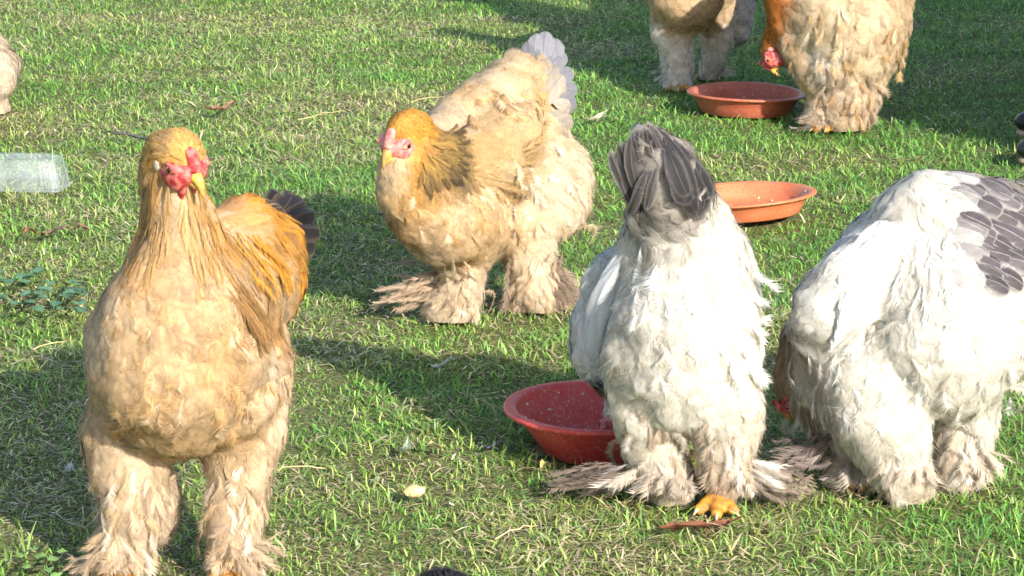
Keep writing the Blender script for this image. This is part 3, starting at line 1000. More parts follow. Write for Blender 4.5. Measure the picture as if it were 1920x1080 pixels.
# --- the buff hen in front, facing the camera
def hen_front():
    Y0 = 3.93
    h = Hen((-.455, Y0, 0), 'large buff hen in the left foreground facing the camera with orange head and feathered legs', 'brahma hens on the lawn', 101, Y0=Y0)
    h.wash = .22
    h.style('head_plumage', (.50, .275, .075), (.60, .40, .16), L=.016, W=.0026, lift=.20, dens=60000, fluff=22000, fl=.013, var=.25, jit=.2)
    h.style('throat', (.56, .375, .19), (.66, .51, .34), L=.026, W=.0045, lift=.10, dens=22000, fluff=14000, fl=.024, var=.16, jit=.25, name='neck_hackle')
    h.style('hackle', (.45, .195, .035), (.60, .36, .12), L=.060, W=.0050, lift=.08, dens=16000, fluff=5000, fl=.04, var=.28, jit=.12, name='neck_hackle')
    h.style('hackle_edge', (.27, .17, .095), (.46, .31, .17), L=.060, W=.0050, lift=.08, dens=15000, fluff=4000, fl=.04, var=.3, jit=.12, name='neck_hackle')
    h.style('upper', (.48, .275, .105), (.56, .365, .17), L=.029, W=.0078, lift=.09, curl=.10, dens=16000, fluff=10000, fl=.024, var=.14, down=.5, jit=.3, name='breast_feathers')
    h.style('breast', (.53, .345, .165), (.58, .405, .215), L=.031, W=.0085, lift=.12, curl=.10, dens=14500, fluff=10000, fl=.024, var=.13, down=.5, jit=.3, name='breast_feathers')
    h.style('belly', (.53, .365, .19), (.63, .47, .29), L=.034, W=.0115, lift=.26, curl=.18, dens=8000, fluff=10000, fl=.03, var=.15, down=.4, jit=.4, flift=.3, name='belly_fluff')
    h.style('flank', (.50, .335, .165), (.66, .50, .31), L=.036, W=.0125, lift=.30, curl=.2, dens=6500, fluff=7000, fl=.028, var=.15, down=.3, jit=.4, flift=.25, name='belly_fluff')
    h.style('back', (.50, .33, .16), CREAM, L=.04, W=.012, dens=8000, fluff=2500, name='back_feathers')
    h.style('saddle', (.47, .175, .02), (.62, .33, .065), L=.075, W=.0048, lift=.09, curl=.05, dens=17000, fluff=4000, fl=.05, var=.32, jit=.13, down=.35, name='saddle_hackle')
    h.style('wing', (.36, .19, .075), (.56, .36, .16), L=.055, W=.0075, lift=.08, dens=12000, fluff=3000, var=.35, jit=.16, down=.2, name='wing_coverts')
    h.style('thigh', (.55, .385, .215), (.64, .49, .32), L=.036, W=.010, lift=.30, curl=.2, dens=6500, fluff=13000, fl=.032, var=.2, jit=.5, down=.6, flift=.32, name='thigh_feathers')
    h.style('shank', (.54, .40, .255), (.66, .53, .39), L=.036, W=.0075, lift=.32, curl=.2, dens=7000, fluff=19000, fl=.034, var=.28, jit=.55, down=.5, flift=.38, name='shank_feathers')
    c = h.chain
    c('head_plumage', [(340, 300, -.08, 38), (316, 292, -.05, 42)])
    c('head_plumage', [(330, 284, -.07, 36), (316, 325, -.04, 42)])
    c('hackle', [(322, 310, -.03, 42), (330, 390, -.01, 44), (336, 470, .01, 58), (345, 520, .03, 78)])
    c('hackle_edge', [(302, 330, -.02, 22), (300, 400, -.02, 18), (290, 460, .0, 22), (270, 520, .01, 26), (245, 580, .01, 24)])
    c('hackle', [(372, 390, -.03, 14), (384, 450, -.02, 24), (400, 505, -.01, 28)])
    c('hackle_edge', [(394, 465, -.01, 22), (416, 520, .0, 27), (434, 570, .01, 20)])
    c('throat', [(342, 345, -.065, 26), (336, 400, -.055, 34), (338, 460, -.055, 46)])
    c('upper', [(338, 465, -.055, 46), (336, 520, -.05, 78), (328, 590, -.06, 118)])
    c('breast', [(328, 600, -.06, 134), (326, 680, -.06, 148), (335, 740, -.04, 116)])
    c('upper', [(282, 560, -.02, 44), (250, 620, -.02, 64)])
    c('breast', [(238, 640, -.02, 78), (245, 715, -.01, 74)])
    c('breast', [(420, 590, -.02, 62), (425, 670, -.03, 78)])
    c('flank', [(432, 670, -.035, 70), (440, 740, -.025, 76)])
    c('belly', [(330, 730, -.01, 105), (330, 790, .02, 66)])
    c('back', [(350, 540, .05, 120), (400, 540, .15, 122), (455, 530, .27, 92)], flow=(.5, .6, -.25))
    c('saddle', [(415, 440, .10, 42), (460, 425, .18, 48), (505, 462, .25, 54), (530, 528, .28, 34), (528, 580, .27, 18)])
    c('saddle', [(440, 480, .13, 56), (490, 520, .20, 54), (508, 580, .22, 36)])
    c('wing', [(425, 500, .02, 32), (455, 545, .045, 40), (485, 590, .07, 30), (503, 640, .085, 13)])
    c('belly', [(505, 645, .10, 26), (498, 690, .08, 40)])
    c('belly', [(490, 640, .16, 48), (492, 700, .13, 50), (488, 770, .10, 48)])
    c('thigh', [(455, 730, .03, 76), (458, 800, .02, 70), (451, 860, .01, 52)])
    c('shank', [(450, 860, .01, 50), (444, 940, .0, 44), (438, 1010, -.01, 38), (436, 1085, -.015, 40)])
    c('thigh', [(245, 760, .01, 64), (232, 815, .01, 66), (243, 880, .0, 62)])
    c('thigh', [(200, 800, .0, 32), (205, 860, .0, 22)])
    c('shank', [(248, 880, .0, 54), (248, 950, -.01, 52), (236, 1020, -.015, 44), (225, 1090, -.02, 46)])
    c('shank', [(318, 890, .09, 13), (312, 950, .09, 20), (300, 1000, .08, 16)])
    h.face(h.p(332, 300, -.075), (.66, -.68, -.34), (.10, -.25, 1), .041, comb=.82)
    h.paint = lambda P, C: stain(P, stain(P, stain(P, C, (.66, .53, .40), 11, .0, .6, 12), (.42, .235, .075), 14, .0, .6, 5), (.25, .175, .12), 34, .35, .65, 8)
    h.build(.0075)
    tips = [h.p(488, 370, .40), h.p(520, 356, .43), h.p(548, 360, .45), h.p(572, 376, .46), h.p(590, 400, .46), h.p(600, 432, .45), h.p(592, 458, .43), h.p(560, 440, .42), h.p(545, 395, .42), h.p(575, 420, .43)]
    h.fan('tail_feather', h.p(470, 450, .32), tips, .021, (.45, -.75, .5), (.020, .017, .018), (.11, .075, .055), curl=.16, edge=.85, var=.25)
    h.fan('tail_covert', h.p(455, 440, .30), [h.p(480, 376, .36), h.p(505, 374, .38), h.p(530, 388, .38), h.p(545, 415, .38), h.p(555, 440, .36), h.p(520, 410, .37)], .011, (.4, -.8, .5), (.035, .027, .024), (.50, .34, .19), curl=.16, edge=.75)
    r = h.rng
    for i in range(44):                                         # long loose saddle and wing feathers
        t = i / 43
        if i % 2:
            x0, y0 = 430 + 70 * r.random(), 425 + 60 * r.random()
            x1, y1 = x0 + 44 + 26 * r.random(), y0 + 60 + 50 * r.random()
            cc, ce = (np.array((.50, .21, .028)), np.array((.62, .36, .085)))
        else:
            x0, y0 = 420 + 50 * r.random(), 500 + 60 * r.random()
            x1, y1 = x0 + 40 + 16 * r.random(), y0 + 80 + 30 * r.random()
            cc, ce = (np.array((.28, .145, .06)), np.array((.52, .32, .13)))
        if x1 > 566: continue
        v = r.uniform(.7, 1.25)
        h.lay('saddle_feather', x0, y0, x1, y1, .0075, cc * v, ce * v, dv=.2, off=.003, rise=.008, curl=.05, edge=.4, bend=.08)
    for i in range(120):                                        # long orange neck hackles falling to the shoulders
        sd = -1 if i % 2 else 1
        y0 = r.uniform(322, 500)
        k = (y0 - 322) / 178
        q = r.random()
        x0 = 330 + sd * (14 + 50 * q * (.75 + .6 * k))
        w = .25 + .75 * q
        cc = np.array((.46, .20, .035)) * r.uniform(.6, 1.15) * w + np.array((.60, .43, .24)) * (1 - w)
        h.lay('hackle_feather', x0, y0, x0 + sd * (4 + 26 * k * q) + r.normal(0, 5), y0 + 45 + 35 * r.random(), .0046, cc, np.array((.60, .40, .17)) * r.uniform(.8, 1.1), dv=.06, off=.001, rise=.004, curl=.02, bend=.08)
    LC = ((.58, .44, .30), (.56, .41, .25), (.62, .52, .41), (.34, .245, .17), (.48, .345, .21))
    BC = ((.58, .415, .245), (.55, .37, .19), (.62, .48, .32), (.52, .335, .16), (.46, .32, .19))
    h.leg_locks(195, 480, 530, 700, 52, BC, .1, 30, .011, 'breast_feather', .3)
    h.leg_locks(200, 520, 690, 810, 46, BC, .1, 32, .013, 'belly_feather', .55)
    h.leg_locks(190, 300, 850, 1040, 46, LC, .1, 40)
    h.leg_locks(400, 490, 860, 1040, 40, LC, .1, 40)
    for (px, py, dv) in ((232, 1098, -.02), (434, 1096, -.015)):
        g = h.p(px, py, dv); g[2] = 0
        h.foot(g, math.radians(-95), g + (0, .01, .12))
        h.foot_plumes(g + (0, -.01, .02), (-1 if px < 300 else 1, -.35, 0), 14, .055, .011, .8, (.46, .335, .215), (.58, .45, .32), rise=.7)
        h.foot_plumes(g + (0, 0, .02), (.1, -1, 0), 9, .05, .012, .8, (.54, .40, .26), (.64, .51, .37), rise=.5)


# --- the buff hen in the middle with the grey cape
def hen_middle():
    Y0 = 5.52
    h = Hen((-.03, Y0, 0), 'buff hen in the middle with grey-streaked cape and pale grey tail', 'brahma hens on the lawn', 202, Y0=Y0)
    h.wash = .20
    h.style('head_plumage', (.54, .245, .035), (.62, .34, .075), L=.015, W=.0028, lift=.10, dens=52000, fluff=16000, fl=.013, var=.2, jit=.2)
    h.style('hackle', (.50, .225, .035), (.62, .36, .10), L=.036, W=.0042, lift=.08, dens=26000, fluff=8000, fl=.025, var=.25, jit=.14, name='neck_hackle')
    h.style('throat', (.62, .45, .26), (.68, .54, .36), L=.028, W=.0045, lift=.08, dens=20000, fluff=9000, fl=.022, var=.12, name='neck_hackle')
    h.style('cape', (.09, .075, .068), (.30, .21, .09), L=.050, W=.0060, lift=.10, dens=13000, fluff=2500, fl=.03, var=.25, jit=.12, name='cape_feathers')
    h.style('breast', (.54, .355, .175), (.59, .415, .225), L=.031, W=.0085, lift=.12, curl=.10, dens=13500, fluff=9500, fl=.024, var=.13, down=.4, jit=.3, name='breast_feathers')
    h.style('wing', (.54, .36, .175), (.63, .47, .28), L=.046, W=.0125, lift=.09, curl=.08, dens=9000, fluff=2500, var=.16, jit=.16, name='wing_coverts')
    h.style('back', (.55, .385, .20), (.65, .51, .33), L=.044, W=.0135, lift=.20, curl=.15, dens=8000, fluff=4500, fl=.03, var=.16, jit=.32, name='back_feathers')
    h.style('cushion', (.55, .385, .20), (.67, .55, .37), L=.048, W=.015, lift=.32, curl=.28, dens=6500, fluff=5000, fl=.03, var=.2, jit=.38, name='saddle_cushion')
    h.style('fluff', (.61, .48, .315), (.68, .58, .44), L=.038, W=.011, lift=.22, curl=.15, dens=5500, fluff=16000, fl=.034, var=.10, jit=.45, down=.3, flift=.34, name='belly_fluff')
    h.style('belly', (.54, .39, .215), (.62, .47, .29), L=.038, W=.012, lift=.20, curl=.12, dens=8000, fluff=8000, fl=.032, var=.15, down=.2, jit=.4, name='belly_fluff')
    h.style('thigh', (.57, .43, .26), (.65, .52, .36), L=.036, W=.010, lift=.24, curl=.14, dens=6500, fluff=13000, fl=.032, var=.15, jit=.45, down=.6, flift=.3, name='thigh_feathers')
    h.style('shank', (.57, .43, .29), (.67, .55, .41), L=.038, W=.008, lift=.30, curl=.14, dens=6500, fluff=17000, fl=.038, var=.2, jit=.45, down=.4, flift=.36, name='shank_feathers')
    c = h.chain
    c('head_plumage', [(755, 244, -.18, 27), (768, 246, -.15, 34), (784, 266, -.13, 32)])
    c('hackle', [(766, 262, -.15, 36), (778, 310, -.14, 48), (790, 350, -.12, 56)])
    c('throat', [(746, 292, -.18, 20), (743, 325, -.17, 24), (748, 360, -.15, 34)])
    c('hackle', [(757, 300, -.16, 32), (760, 345, -.15, 38), (775, 385, -.12, 50)])
    c('cape', [(800, 275, -.13, 36), (830, 295, -.105, 36), (850, 315, -.085, 28)])
    c('cape', [(800, 305, -.14, 38), (828, 330, -.115, 36), (838, 350, -.10, 26)])
    c('breast', [(782, 360, -.12, 54), (800, 385, -.11, 70), (838, 412, -.08, 80), (890, 420, -.03, 70)])
    c('back', [(830, 260, -.02, 48), (880, 235, .06, 60), (940, 200, .15, 68)])
    c('back', [(850, 320, .02, 82), (920, 300, .12, 94), (975, 285, .2, 86)])
    c('cushion', [(920, 210, .14, 58), (975, 165, .23, 58), (1000, 135, .29, 36)])
    c('cushion', [(985, 250, .2, 64), (1022, 195, .27, 40), (1026, 165, .3, 26)])
    c('wing', [(866, 315, -.055, 54), (915, 290, -.025, 60), (962, 250, .035, 46), (998, 215, .09, 18)])
    c('wing', [(882, 352, -.045, 42), (935, 325, -.005, 42), (980, 285, .055, 30)])
    c('fluff', [(1010, 290, .2, 58), (1045, 330, .19, 60), (1052, 380, .17, 54)])
    c('fluff', [(980, 330, .13, 74), (1020, 380, .13, 70)])
    c('belly', [(850, 410, .0, 60), (930, 420, .05, 58), (1000, 415, .1, 50)])
    c('belly', [(840, 440, -.03, 48), (900, 440, .0, 42)])
    c('thigh', [(862, 450, -.02, 46), (866, 490, -.03, 40)])
    c('shank', [(868, 490, -.03, 38), (866, 540, -.035, 32), (855, 590, -.04, 32)])
    c('shank', [(845, 560, -.045, 24), (815, 585, -.05, 20)])
    c('thigh', [(985, 445, .07, 46), (995, 490, .06, 40)])
    c('shank', [(997, 490, .06, 40), (1005, 530, .05, 38), (1010, 568, .04, 32)])
    h.face(h.p(758, 258, -.17), (-.60, -.70, -.38), (-.1, -.25, 1), .046, red='pink_skin', comb=.82)
    h.paint = lambda P, C: stain(P, stain(P, stain(P, C, (.66, .54, .41), 11, .0, .5, 12), (.48, .28, .09), 14, .05, .55, 4), (.32, .235, .15), 28, .42, .5, 8)
    h.build(.0075)
    r = h.rng
    up = (.15, -.9, .35)
    LG, LGE = (.155, .155, .178), (.24, .235, .25)
    h.fan('tail_feather', h.p(1012, 165, .21), [h.p(975, 92, .25), h.p(990, 76, .25), h.p(1006, 62, .26), h.p(1024, 58, .27), h.p(1045, 72, .27), h.p(1060, 98, .26), h.p(1076, 132, .25), h.p(1084, 168, .24), h.p(1080, 204, .23)], .021, up, LG, LGE, curl=.10, cup=.2)
    h.fan('tail_covert', [h.p(1030, 190, .17), h.p(1025, 185, .17), h.p(1012, 180, .17), h.p(996, 170, .17), h.p(980, 165, .17), h.p(1026, 215, .16), h.p(1030, 230, .16), h.p(1005, 175, .165), h.p(1020, 200, .165)], [h.p(1072, 200, .21), h.p(1062, 160, .22), h.p(1042, 122, .23), h.p(1012, 98, .23), h.p(980, 104, .23), h.p(1076, 232, .19), h.p(1066, 262, .18), h.p(1026, 108, .225), h.p(1056, 140, .22)], .015, up, (.27, .235, .20), (.40, .33, .26), curl=.14)
    for k in range(95):                                         # streaked grey cape, dark vanes with pale gold edges
        a = math.radians(r.uniform(-16, 74))
        q = r.random()
        r0 = 40 + 52 * q
        rr = (r0 + r.uniform(26, 40)) * (1.0 - .10 * abs(a / 1.3 - .35))
        x0, y0 = 768 + r0 * math.cos(a), 268 + r0 * math.sin(a) * .92
        a += r.normal(0, .10)
        x1, y1 = 768 + rr * math.cos(a), 268 + rr * math.sin(a) * .98
        v = r.uniform(.7, 1.3)
        q2 = math.sqrt(q)
        cc = np.array((.40, .235, .06)) * v * (1 - q2) + np.array((.055, .050, .058)) * v * q2
        h.lay('cape_feather', x0, y0, x1, y1, .0062, cc, np.array((.56, .37, .12)) * (1 - .85 * q), dv=-.02, off=.003 + .004 * (1 - q), rise=.003, curl=.04, edge=.5, bend=.12, point=.15)
    for i in range(9):                                          # folded wing edge
        t = i / 8
        h.lay('wing_feather', 900 + 50 * t, 345 - 55 * t, 968 + 48 * t + r.normal(0, 3), 372 - 140 * t, .0125, (.50, .33, .155), (.36, .235, .12), dv=.14, off=.004, rise=.010, curl=.05, edge=.8)
    LC = ((.60, .46, .31), (.64, .53, .40), (.48, .35, .23))
    BC = ((.58, .41, .23), (.54, .35, .17), (.64, .49, .32), (.48, .30, .13))
    h.leg_locks(745, 950, 350, 440, 34, BC, .12, 24, .013, 'breast_feather', .4, .3)
    h.leg_locks(960, 1095, 270, 430, 36, ((.66, .54, .39), (.60, .46, .30), (.68, .58, .45)), .25, 24, .013, 'belly_feather', .9, .25)
    h.leg_locks(870, 1000, 150, 215, 22, BC, .3, 22, .015, 'back_feather', .5, .8)
    h.leg_locks(830, 900, 480, 575, 24, LC, .05, 28)
    h.leg_locks(960, 1035, 480, 560, 20, LC, .12, 28)
    g = h.p(852, 592, -.02); g[2] = 0
    h.foot(g + (.01, .03, -.004), math.radians(-125), g + (.01, .05, .10), .62)
    h.foot_plumes(g + (-.02, 0, .01), (-1, -.1, 0), 16, .11, .009, .34, (.36, .26, .18), (.56, .43, .31), rise=.35, z=.04)
    h.foot_plumes(g + (-.01, -.01, .03), (-1, .1, 0), 12, .085, .009, .5, (.40, .29, .20), (.60, .47, .34), rise=.9, z=.05)
    h.foot_plumes(g + (.0, -.015, .02), (-.2, -1, 0), 14, .045, .012, 1.1, (.56, .42, .27), (.66, .53, .37), rise=.1, z=.03)
    g = h.p(1003, 580, .06); g[2] = 0
    h.foot(g + (.01, .03, -.004), math.radians(-120), g + (.01, .05, .10), .62)
    for i in range(60):
        a = h.p(955 + 100 * r.random(), 465 + 70 * r.random(), .045 - .03 * r.random())
        t = r.random()
        e = h.p(945 + 140 * t + r.normal(0, 8), 588 + r.normal(0, 6) - max(0, t - .6) * 60, .015 + .02 * r.random())
        e[2] = max(e[2], .008)
        v = r.uniform(.7, 1.3)
        dk = np.array((.15, .108, .085)) if r.random() < .25 + .5 * t else np.array((.52, .39, .27))
        plume('foot_feather', a, e, .010 * r.uniform(.7, 1.4), (0, -1, .3), dk * v, np.array((.40, .30, .22)) * v, h.root, h.base, r, curl=r.uniform(.02, .10), bend=.12)


# --- the white hen seen from behind
def hen_white_middle():
    Y0 = 4.27
    h = Hen((.28, Y0, 0), 'white hen seen from behind with raised dark grey tail, head down in the red bowl', 'brahma hens on the lawn', 303, Y0=Y0)
    h.gain = np.array((1.08, 1.055, .995))
    FW = dict(fluff=13000, jit=.38, flift=.26)
    h.style('tailroot', (.24, .225, .22), (.50, .47, .445), L=.036, W=.009, lift=.36, curl=.4, dens=6500, fluff=10000, fl=.034, var=.25, jit=.6, flift=.35, name='tail_fluff')
    h.style('tailtop', (.028, .025, .027), (.06, .054, .055), L=.05, W=.010, lift=.06, dens=9000, fluff=800, var=.25, jit=.15, name='tail_fluff')
    h.style('rump', (.60, .575, .53), (.66, .64, .61), L=.034, W=.011, lift=.22, curl=.2, dens=7000, fl=.03, var=.09, name='rump_feathers', **FW)
    h.style('fluff', (.635, .615, .575), (.68, .665, .635), L=.038, W=.0130, lift=.20, curl=.15, dens=8500, fl=.036, var=.07, down=.8, name='belly_fluff', **FW)
    h.style('back', WHITE, None, L=.042, W=.014, dens=7000, fluff=1500, var=.05, name='back_feathers')
    h.style('wing', (.62, .62, .625), (.66, .66, .66), L=.050, W=.015, lift=.07, curl=.06, dens=7500, fluff=600, var=.07, jit=.12, down=.3, name='wing_coverts')
    h.style('thigh', (.62, .585, .525), (.66, .635, .59), L=.036, W=.0120, lift=.22, curl=.15, dens=8500, fl=.034, var=.10, down=.9, name='thigh_feathers', **FW)
    h.style('shank', (.48, .395, .315), (.62, .55, .47), L=.034, W=.0075, lift=.28, curl=.2, dens=8000, fluff=20000, fl=.032, var=.24, jit=.5, down=.8, flift=.36, name='shank_feathers')
    h.style('neck', OFFW, None, L=.045, W=.008, dens=10000, fluff=2000, name='neck_hackle')
    c = h.chain
    c('tailroot', [(1272, 420, .0, 58), (1262, 365, -.03, 58), (1240, 310, -.05, 38), (1222, 270, -.06, 18)])
    c('tailroot', [(1220, 420, .0, 32), (1205, 360, -.02, 26)])
    c('tailtop', [(1214, 248, -.045, 12), (1258, 300, -.03, 32), (1300, 362, -.01, 26)])
    c('tailtop', [(1205, 262, -.045, 14), (1200, 330, -.03, 24)])
    c('rump', [(1276, 400, .02, 72), (1288, 470, .03, 90), (1285, 530, .05, 108)], flow=(0, -.3, -1))
    c('rump', [(1330, 430, .04, 40), (1360, 500, .06, 30), (1372, 560, .08, 32)])
    c('rump', [(1208, 440, .04, 36), (1198, 500, .06, 42)])
    c('back', [(1280, 560, .12, 125), (1265, 600, .26, 136)])
    c('fluff', [(1292, 530, .02, 104), (1285, 610, .0, 126), (1280, 690, .0, 116)])
    c('fluff', [(1222, 590, .0, 56), (1200, 660, .0, 58), (1195, 700, .01, 50)])
    c('fluff', [(1350, 590, .0, 58), (1356, 670, -.01, 60)])
    c('wing', [(1185, 470, .10, 28), (1142, 530, .12, 38), (1116, 600, .12, 36), (1112, 660, .10, 28), (1118, 700, .09, 14)])
    c('wing', [(1370, 470, .08, 32), (1396, 560, .10, 22), (1394, 640, .09, 16)])
    c('neck', [(1240, 640, .26, 105), (1200, 720, .32, 62), (1178, 775, .30, 36)])
    c('neck', [(1178, 775, .30, 34), (1168, 792, .27, 25)])
    c('thigh', [(1210, 700, .02, 66), (1208, 770, .02, 56), (1224, 830, .02, 48)])
    c('shank', [(1226, 832, .02, 46), (1246, 885, .02, 40), (1258, 925, .02, 35)])
    c('thigh', [(1358, 690, -.01, 60), (1360, 760, -.02, 56)])
    c('shank', [(1362, 765, -.02, 50), (1360, 830, -.02, 42), (1355, 885, -.015, 31), (1353, 920, -.01, 23)])
    c('shank', [(1403, 765, -.01, 16), (1413, 800, -.01, 14)])
    c('shank', [(1390, 870, .01, 20), (1408, 905, .01, 16)])
    h.paint = lambda P, C: stain(P, C, (.52, .44, .32), 9, .15, .28, 6)
    h.face(h.p(1160, 790, .255), (-.45, .12, -.75), (.2, .9, .3), .031, sides=(-1, 1))
    h.build(.0075)
    r = h.rng
    up = (.1, -.95, -.1)
    GA, GB = (.035, .031, .032), (.17, .15, .145)
    for i in range(13):                                         # upright quills on the left of the wedge
        t = i / 12
        x1, y1 = 1152 + 72 * t + r.normal(0, 4), 275 - 48 * t + r.normal(0, 7)
        v = r.uniform(.7, 1.4)
        quill('tail_feather', h.p(1196 + 52 * t, 400 - 20 * t, -.045 - .02 * t), h.p(x1, y1, -.055 - .03 * t), .0090 * r.uniform(.8, 1.3), up, np.array(GA) * v, np.array(GB) * v, h.root, h.base, r, curl=.08, edge=.78, point=.5, bend=.06)
    for i in range(12):                                         # broad quills arching over and hanging down on the right
        t = i / 11
        v = r.uniform(.75, 1.35)
        h.lay('tail_feather', 1206 + 46 * t + r.normal(0, 3), 240 + 50 * t * t, 1326 - 40 * t + r.normal(0, 5), 330 + 70 * math.sin(.4 + t * 2.2) + r.normal(0, 5), .0150 * r.uniform(.85, 1.15), np.array((.024, .022, .024)) * v, np.array((.10, .09, .09)) * v, dv=-.03, off=.006 + .001 * i, rise=.003, up=(.35, -.9, .3), curl=.11, edge=.86, point=.5, bend=.05)
    h.fan('tail_covert', [h.p(1225, 290, -.08), h.p(1215, 320, -.08), h.p(1240, 310, -.09)], [h.p(1186, 385, -.07), h.p(1178, 405, -.06), h.p(1212, 395, -.085)], .009, (-.2, -1, .2), (.05, .044, .045), (.24, .22, .21), curl=.12, edge=.5)
    h.fan('wing_feather', [h.p(1372, 520, .04), h.p(1378, 545, .04), h.p(1380, 580, .03), h.p(1378, 620, .03), h.p(1370, 500, .05), h.p(1375, 560, .04), h.p(1375, 640, .02)],
          [h.p(1455, 548, .05), h.p(1440, 570, .05), h.p(1437, 612, .04), h.p(1428, 668, .04), h.p(1425, 528, .06), h.p(1442, 590, .05), h.p(1416, 690, .03)], .0095, (.3, -.9, .3), WHITE, (.66, .65, .62), curl=.16, bend=.15)
    for i in range(14):
        t = i / 13
        h.lay('wing_covert', 1172 - 40 * t + r.normal(0, 4), 470 + 70 * t, 1118 - 22 * t + r.normal(0, 5), 640 + 62 * t, .017, (.58, .585, .60), (.64, .64, .65), dv=.12, off=.002, rise=.004, curl=.06, edge=.8, cup=.2)
    LC = ((.60, .54, .46), (.46, .37, .28), (.62, .58, .52), (.36, .28, .21))
    WC = ((.72, .70, .65), (.70, .67, .61), (.74, .72, .68), (.66, .61, .53))
    h.leg_locks(1185, 1395, 460, 720, 62, WC, .1, 36, .013, 'rump_feather', .6)
    h.leg_locks(1370, 1405, 560, 740, 16, WC, .1, 30, .011, 'flank_feather', 1.4, .5)
    h.leg_locks(1185, 1275, 760, 900, 26, LC, .1, 36)
    h.leg_locks(1325, 1400, 770, 890, 30, LC, .1, 34)
    g = h.p(1345, 950, -.005); g[2] = 0
    h.foot(g, math.radians(-95), g + (.005, .02, .09), .95)
    h.foot(h.p(1258, 935, .05) * (1, 1, 0), math.radians(95), h.p(1258, 935, .05) * (1, 1, 0) + (0, .0, .1))
    FB, FE = (.16, .115, .09), (.37, .30, .245)
    gl = h.p(1240, 925, .03) * (1, 1, 0)
    h.foot_plumes(gl + (-.02, 0, 0), (-1, .02, 0), 15, .125, .010, .18, FB, FE, rise=.25, z=.035)
    h.foot_plumes(gl + (-.02, -.02, .01), (-1, -.55, 0), 7, .07, .012, .3, (.46, .39, .32), (.62, .55, .47), rise=.2, z=.04)
    h.foot_plumes(gl + (.01, -.03, .01), (-.1, -1, 0), 14, .045, .012, 1.0, (.46, .38, .30), (.60, .52, .44), rise=.2, z=.04)
    gr = h.p(1385, 930, .0) * (1, 1, 0)
    h.foot_plumes(gr, (1, .05, 0), 22, .085, .008, .5, (.20, .145, .11), (.42, .335, .27), rise=.5, z=.04)
    h.foot_plumes(gr + (0, 0, .03), (1, -.2, 0), 12, .05, .010, .6, (.58, .52, .44), (.66, .61, .54), rise=.6, z=.03)
    h.foot_plumes(g + (-.03, .0, .01), (-1, -.3, 0), 9, .035, .010, .7, (.44, .365, .29), (.58, .5, .42), rise=.3, z=.03)
    h.foot_plumes(g + (.03, .01, .01), (.6, -1, 0), 7, .035, .010, .5, (.44, .365, .29), (.58, .5, .42), rise=.3, z=.03)


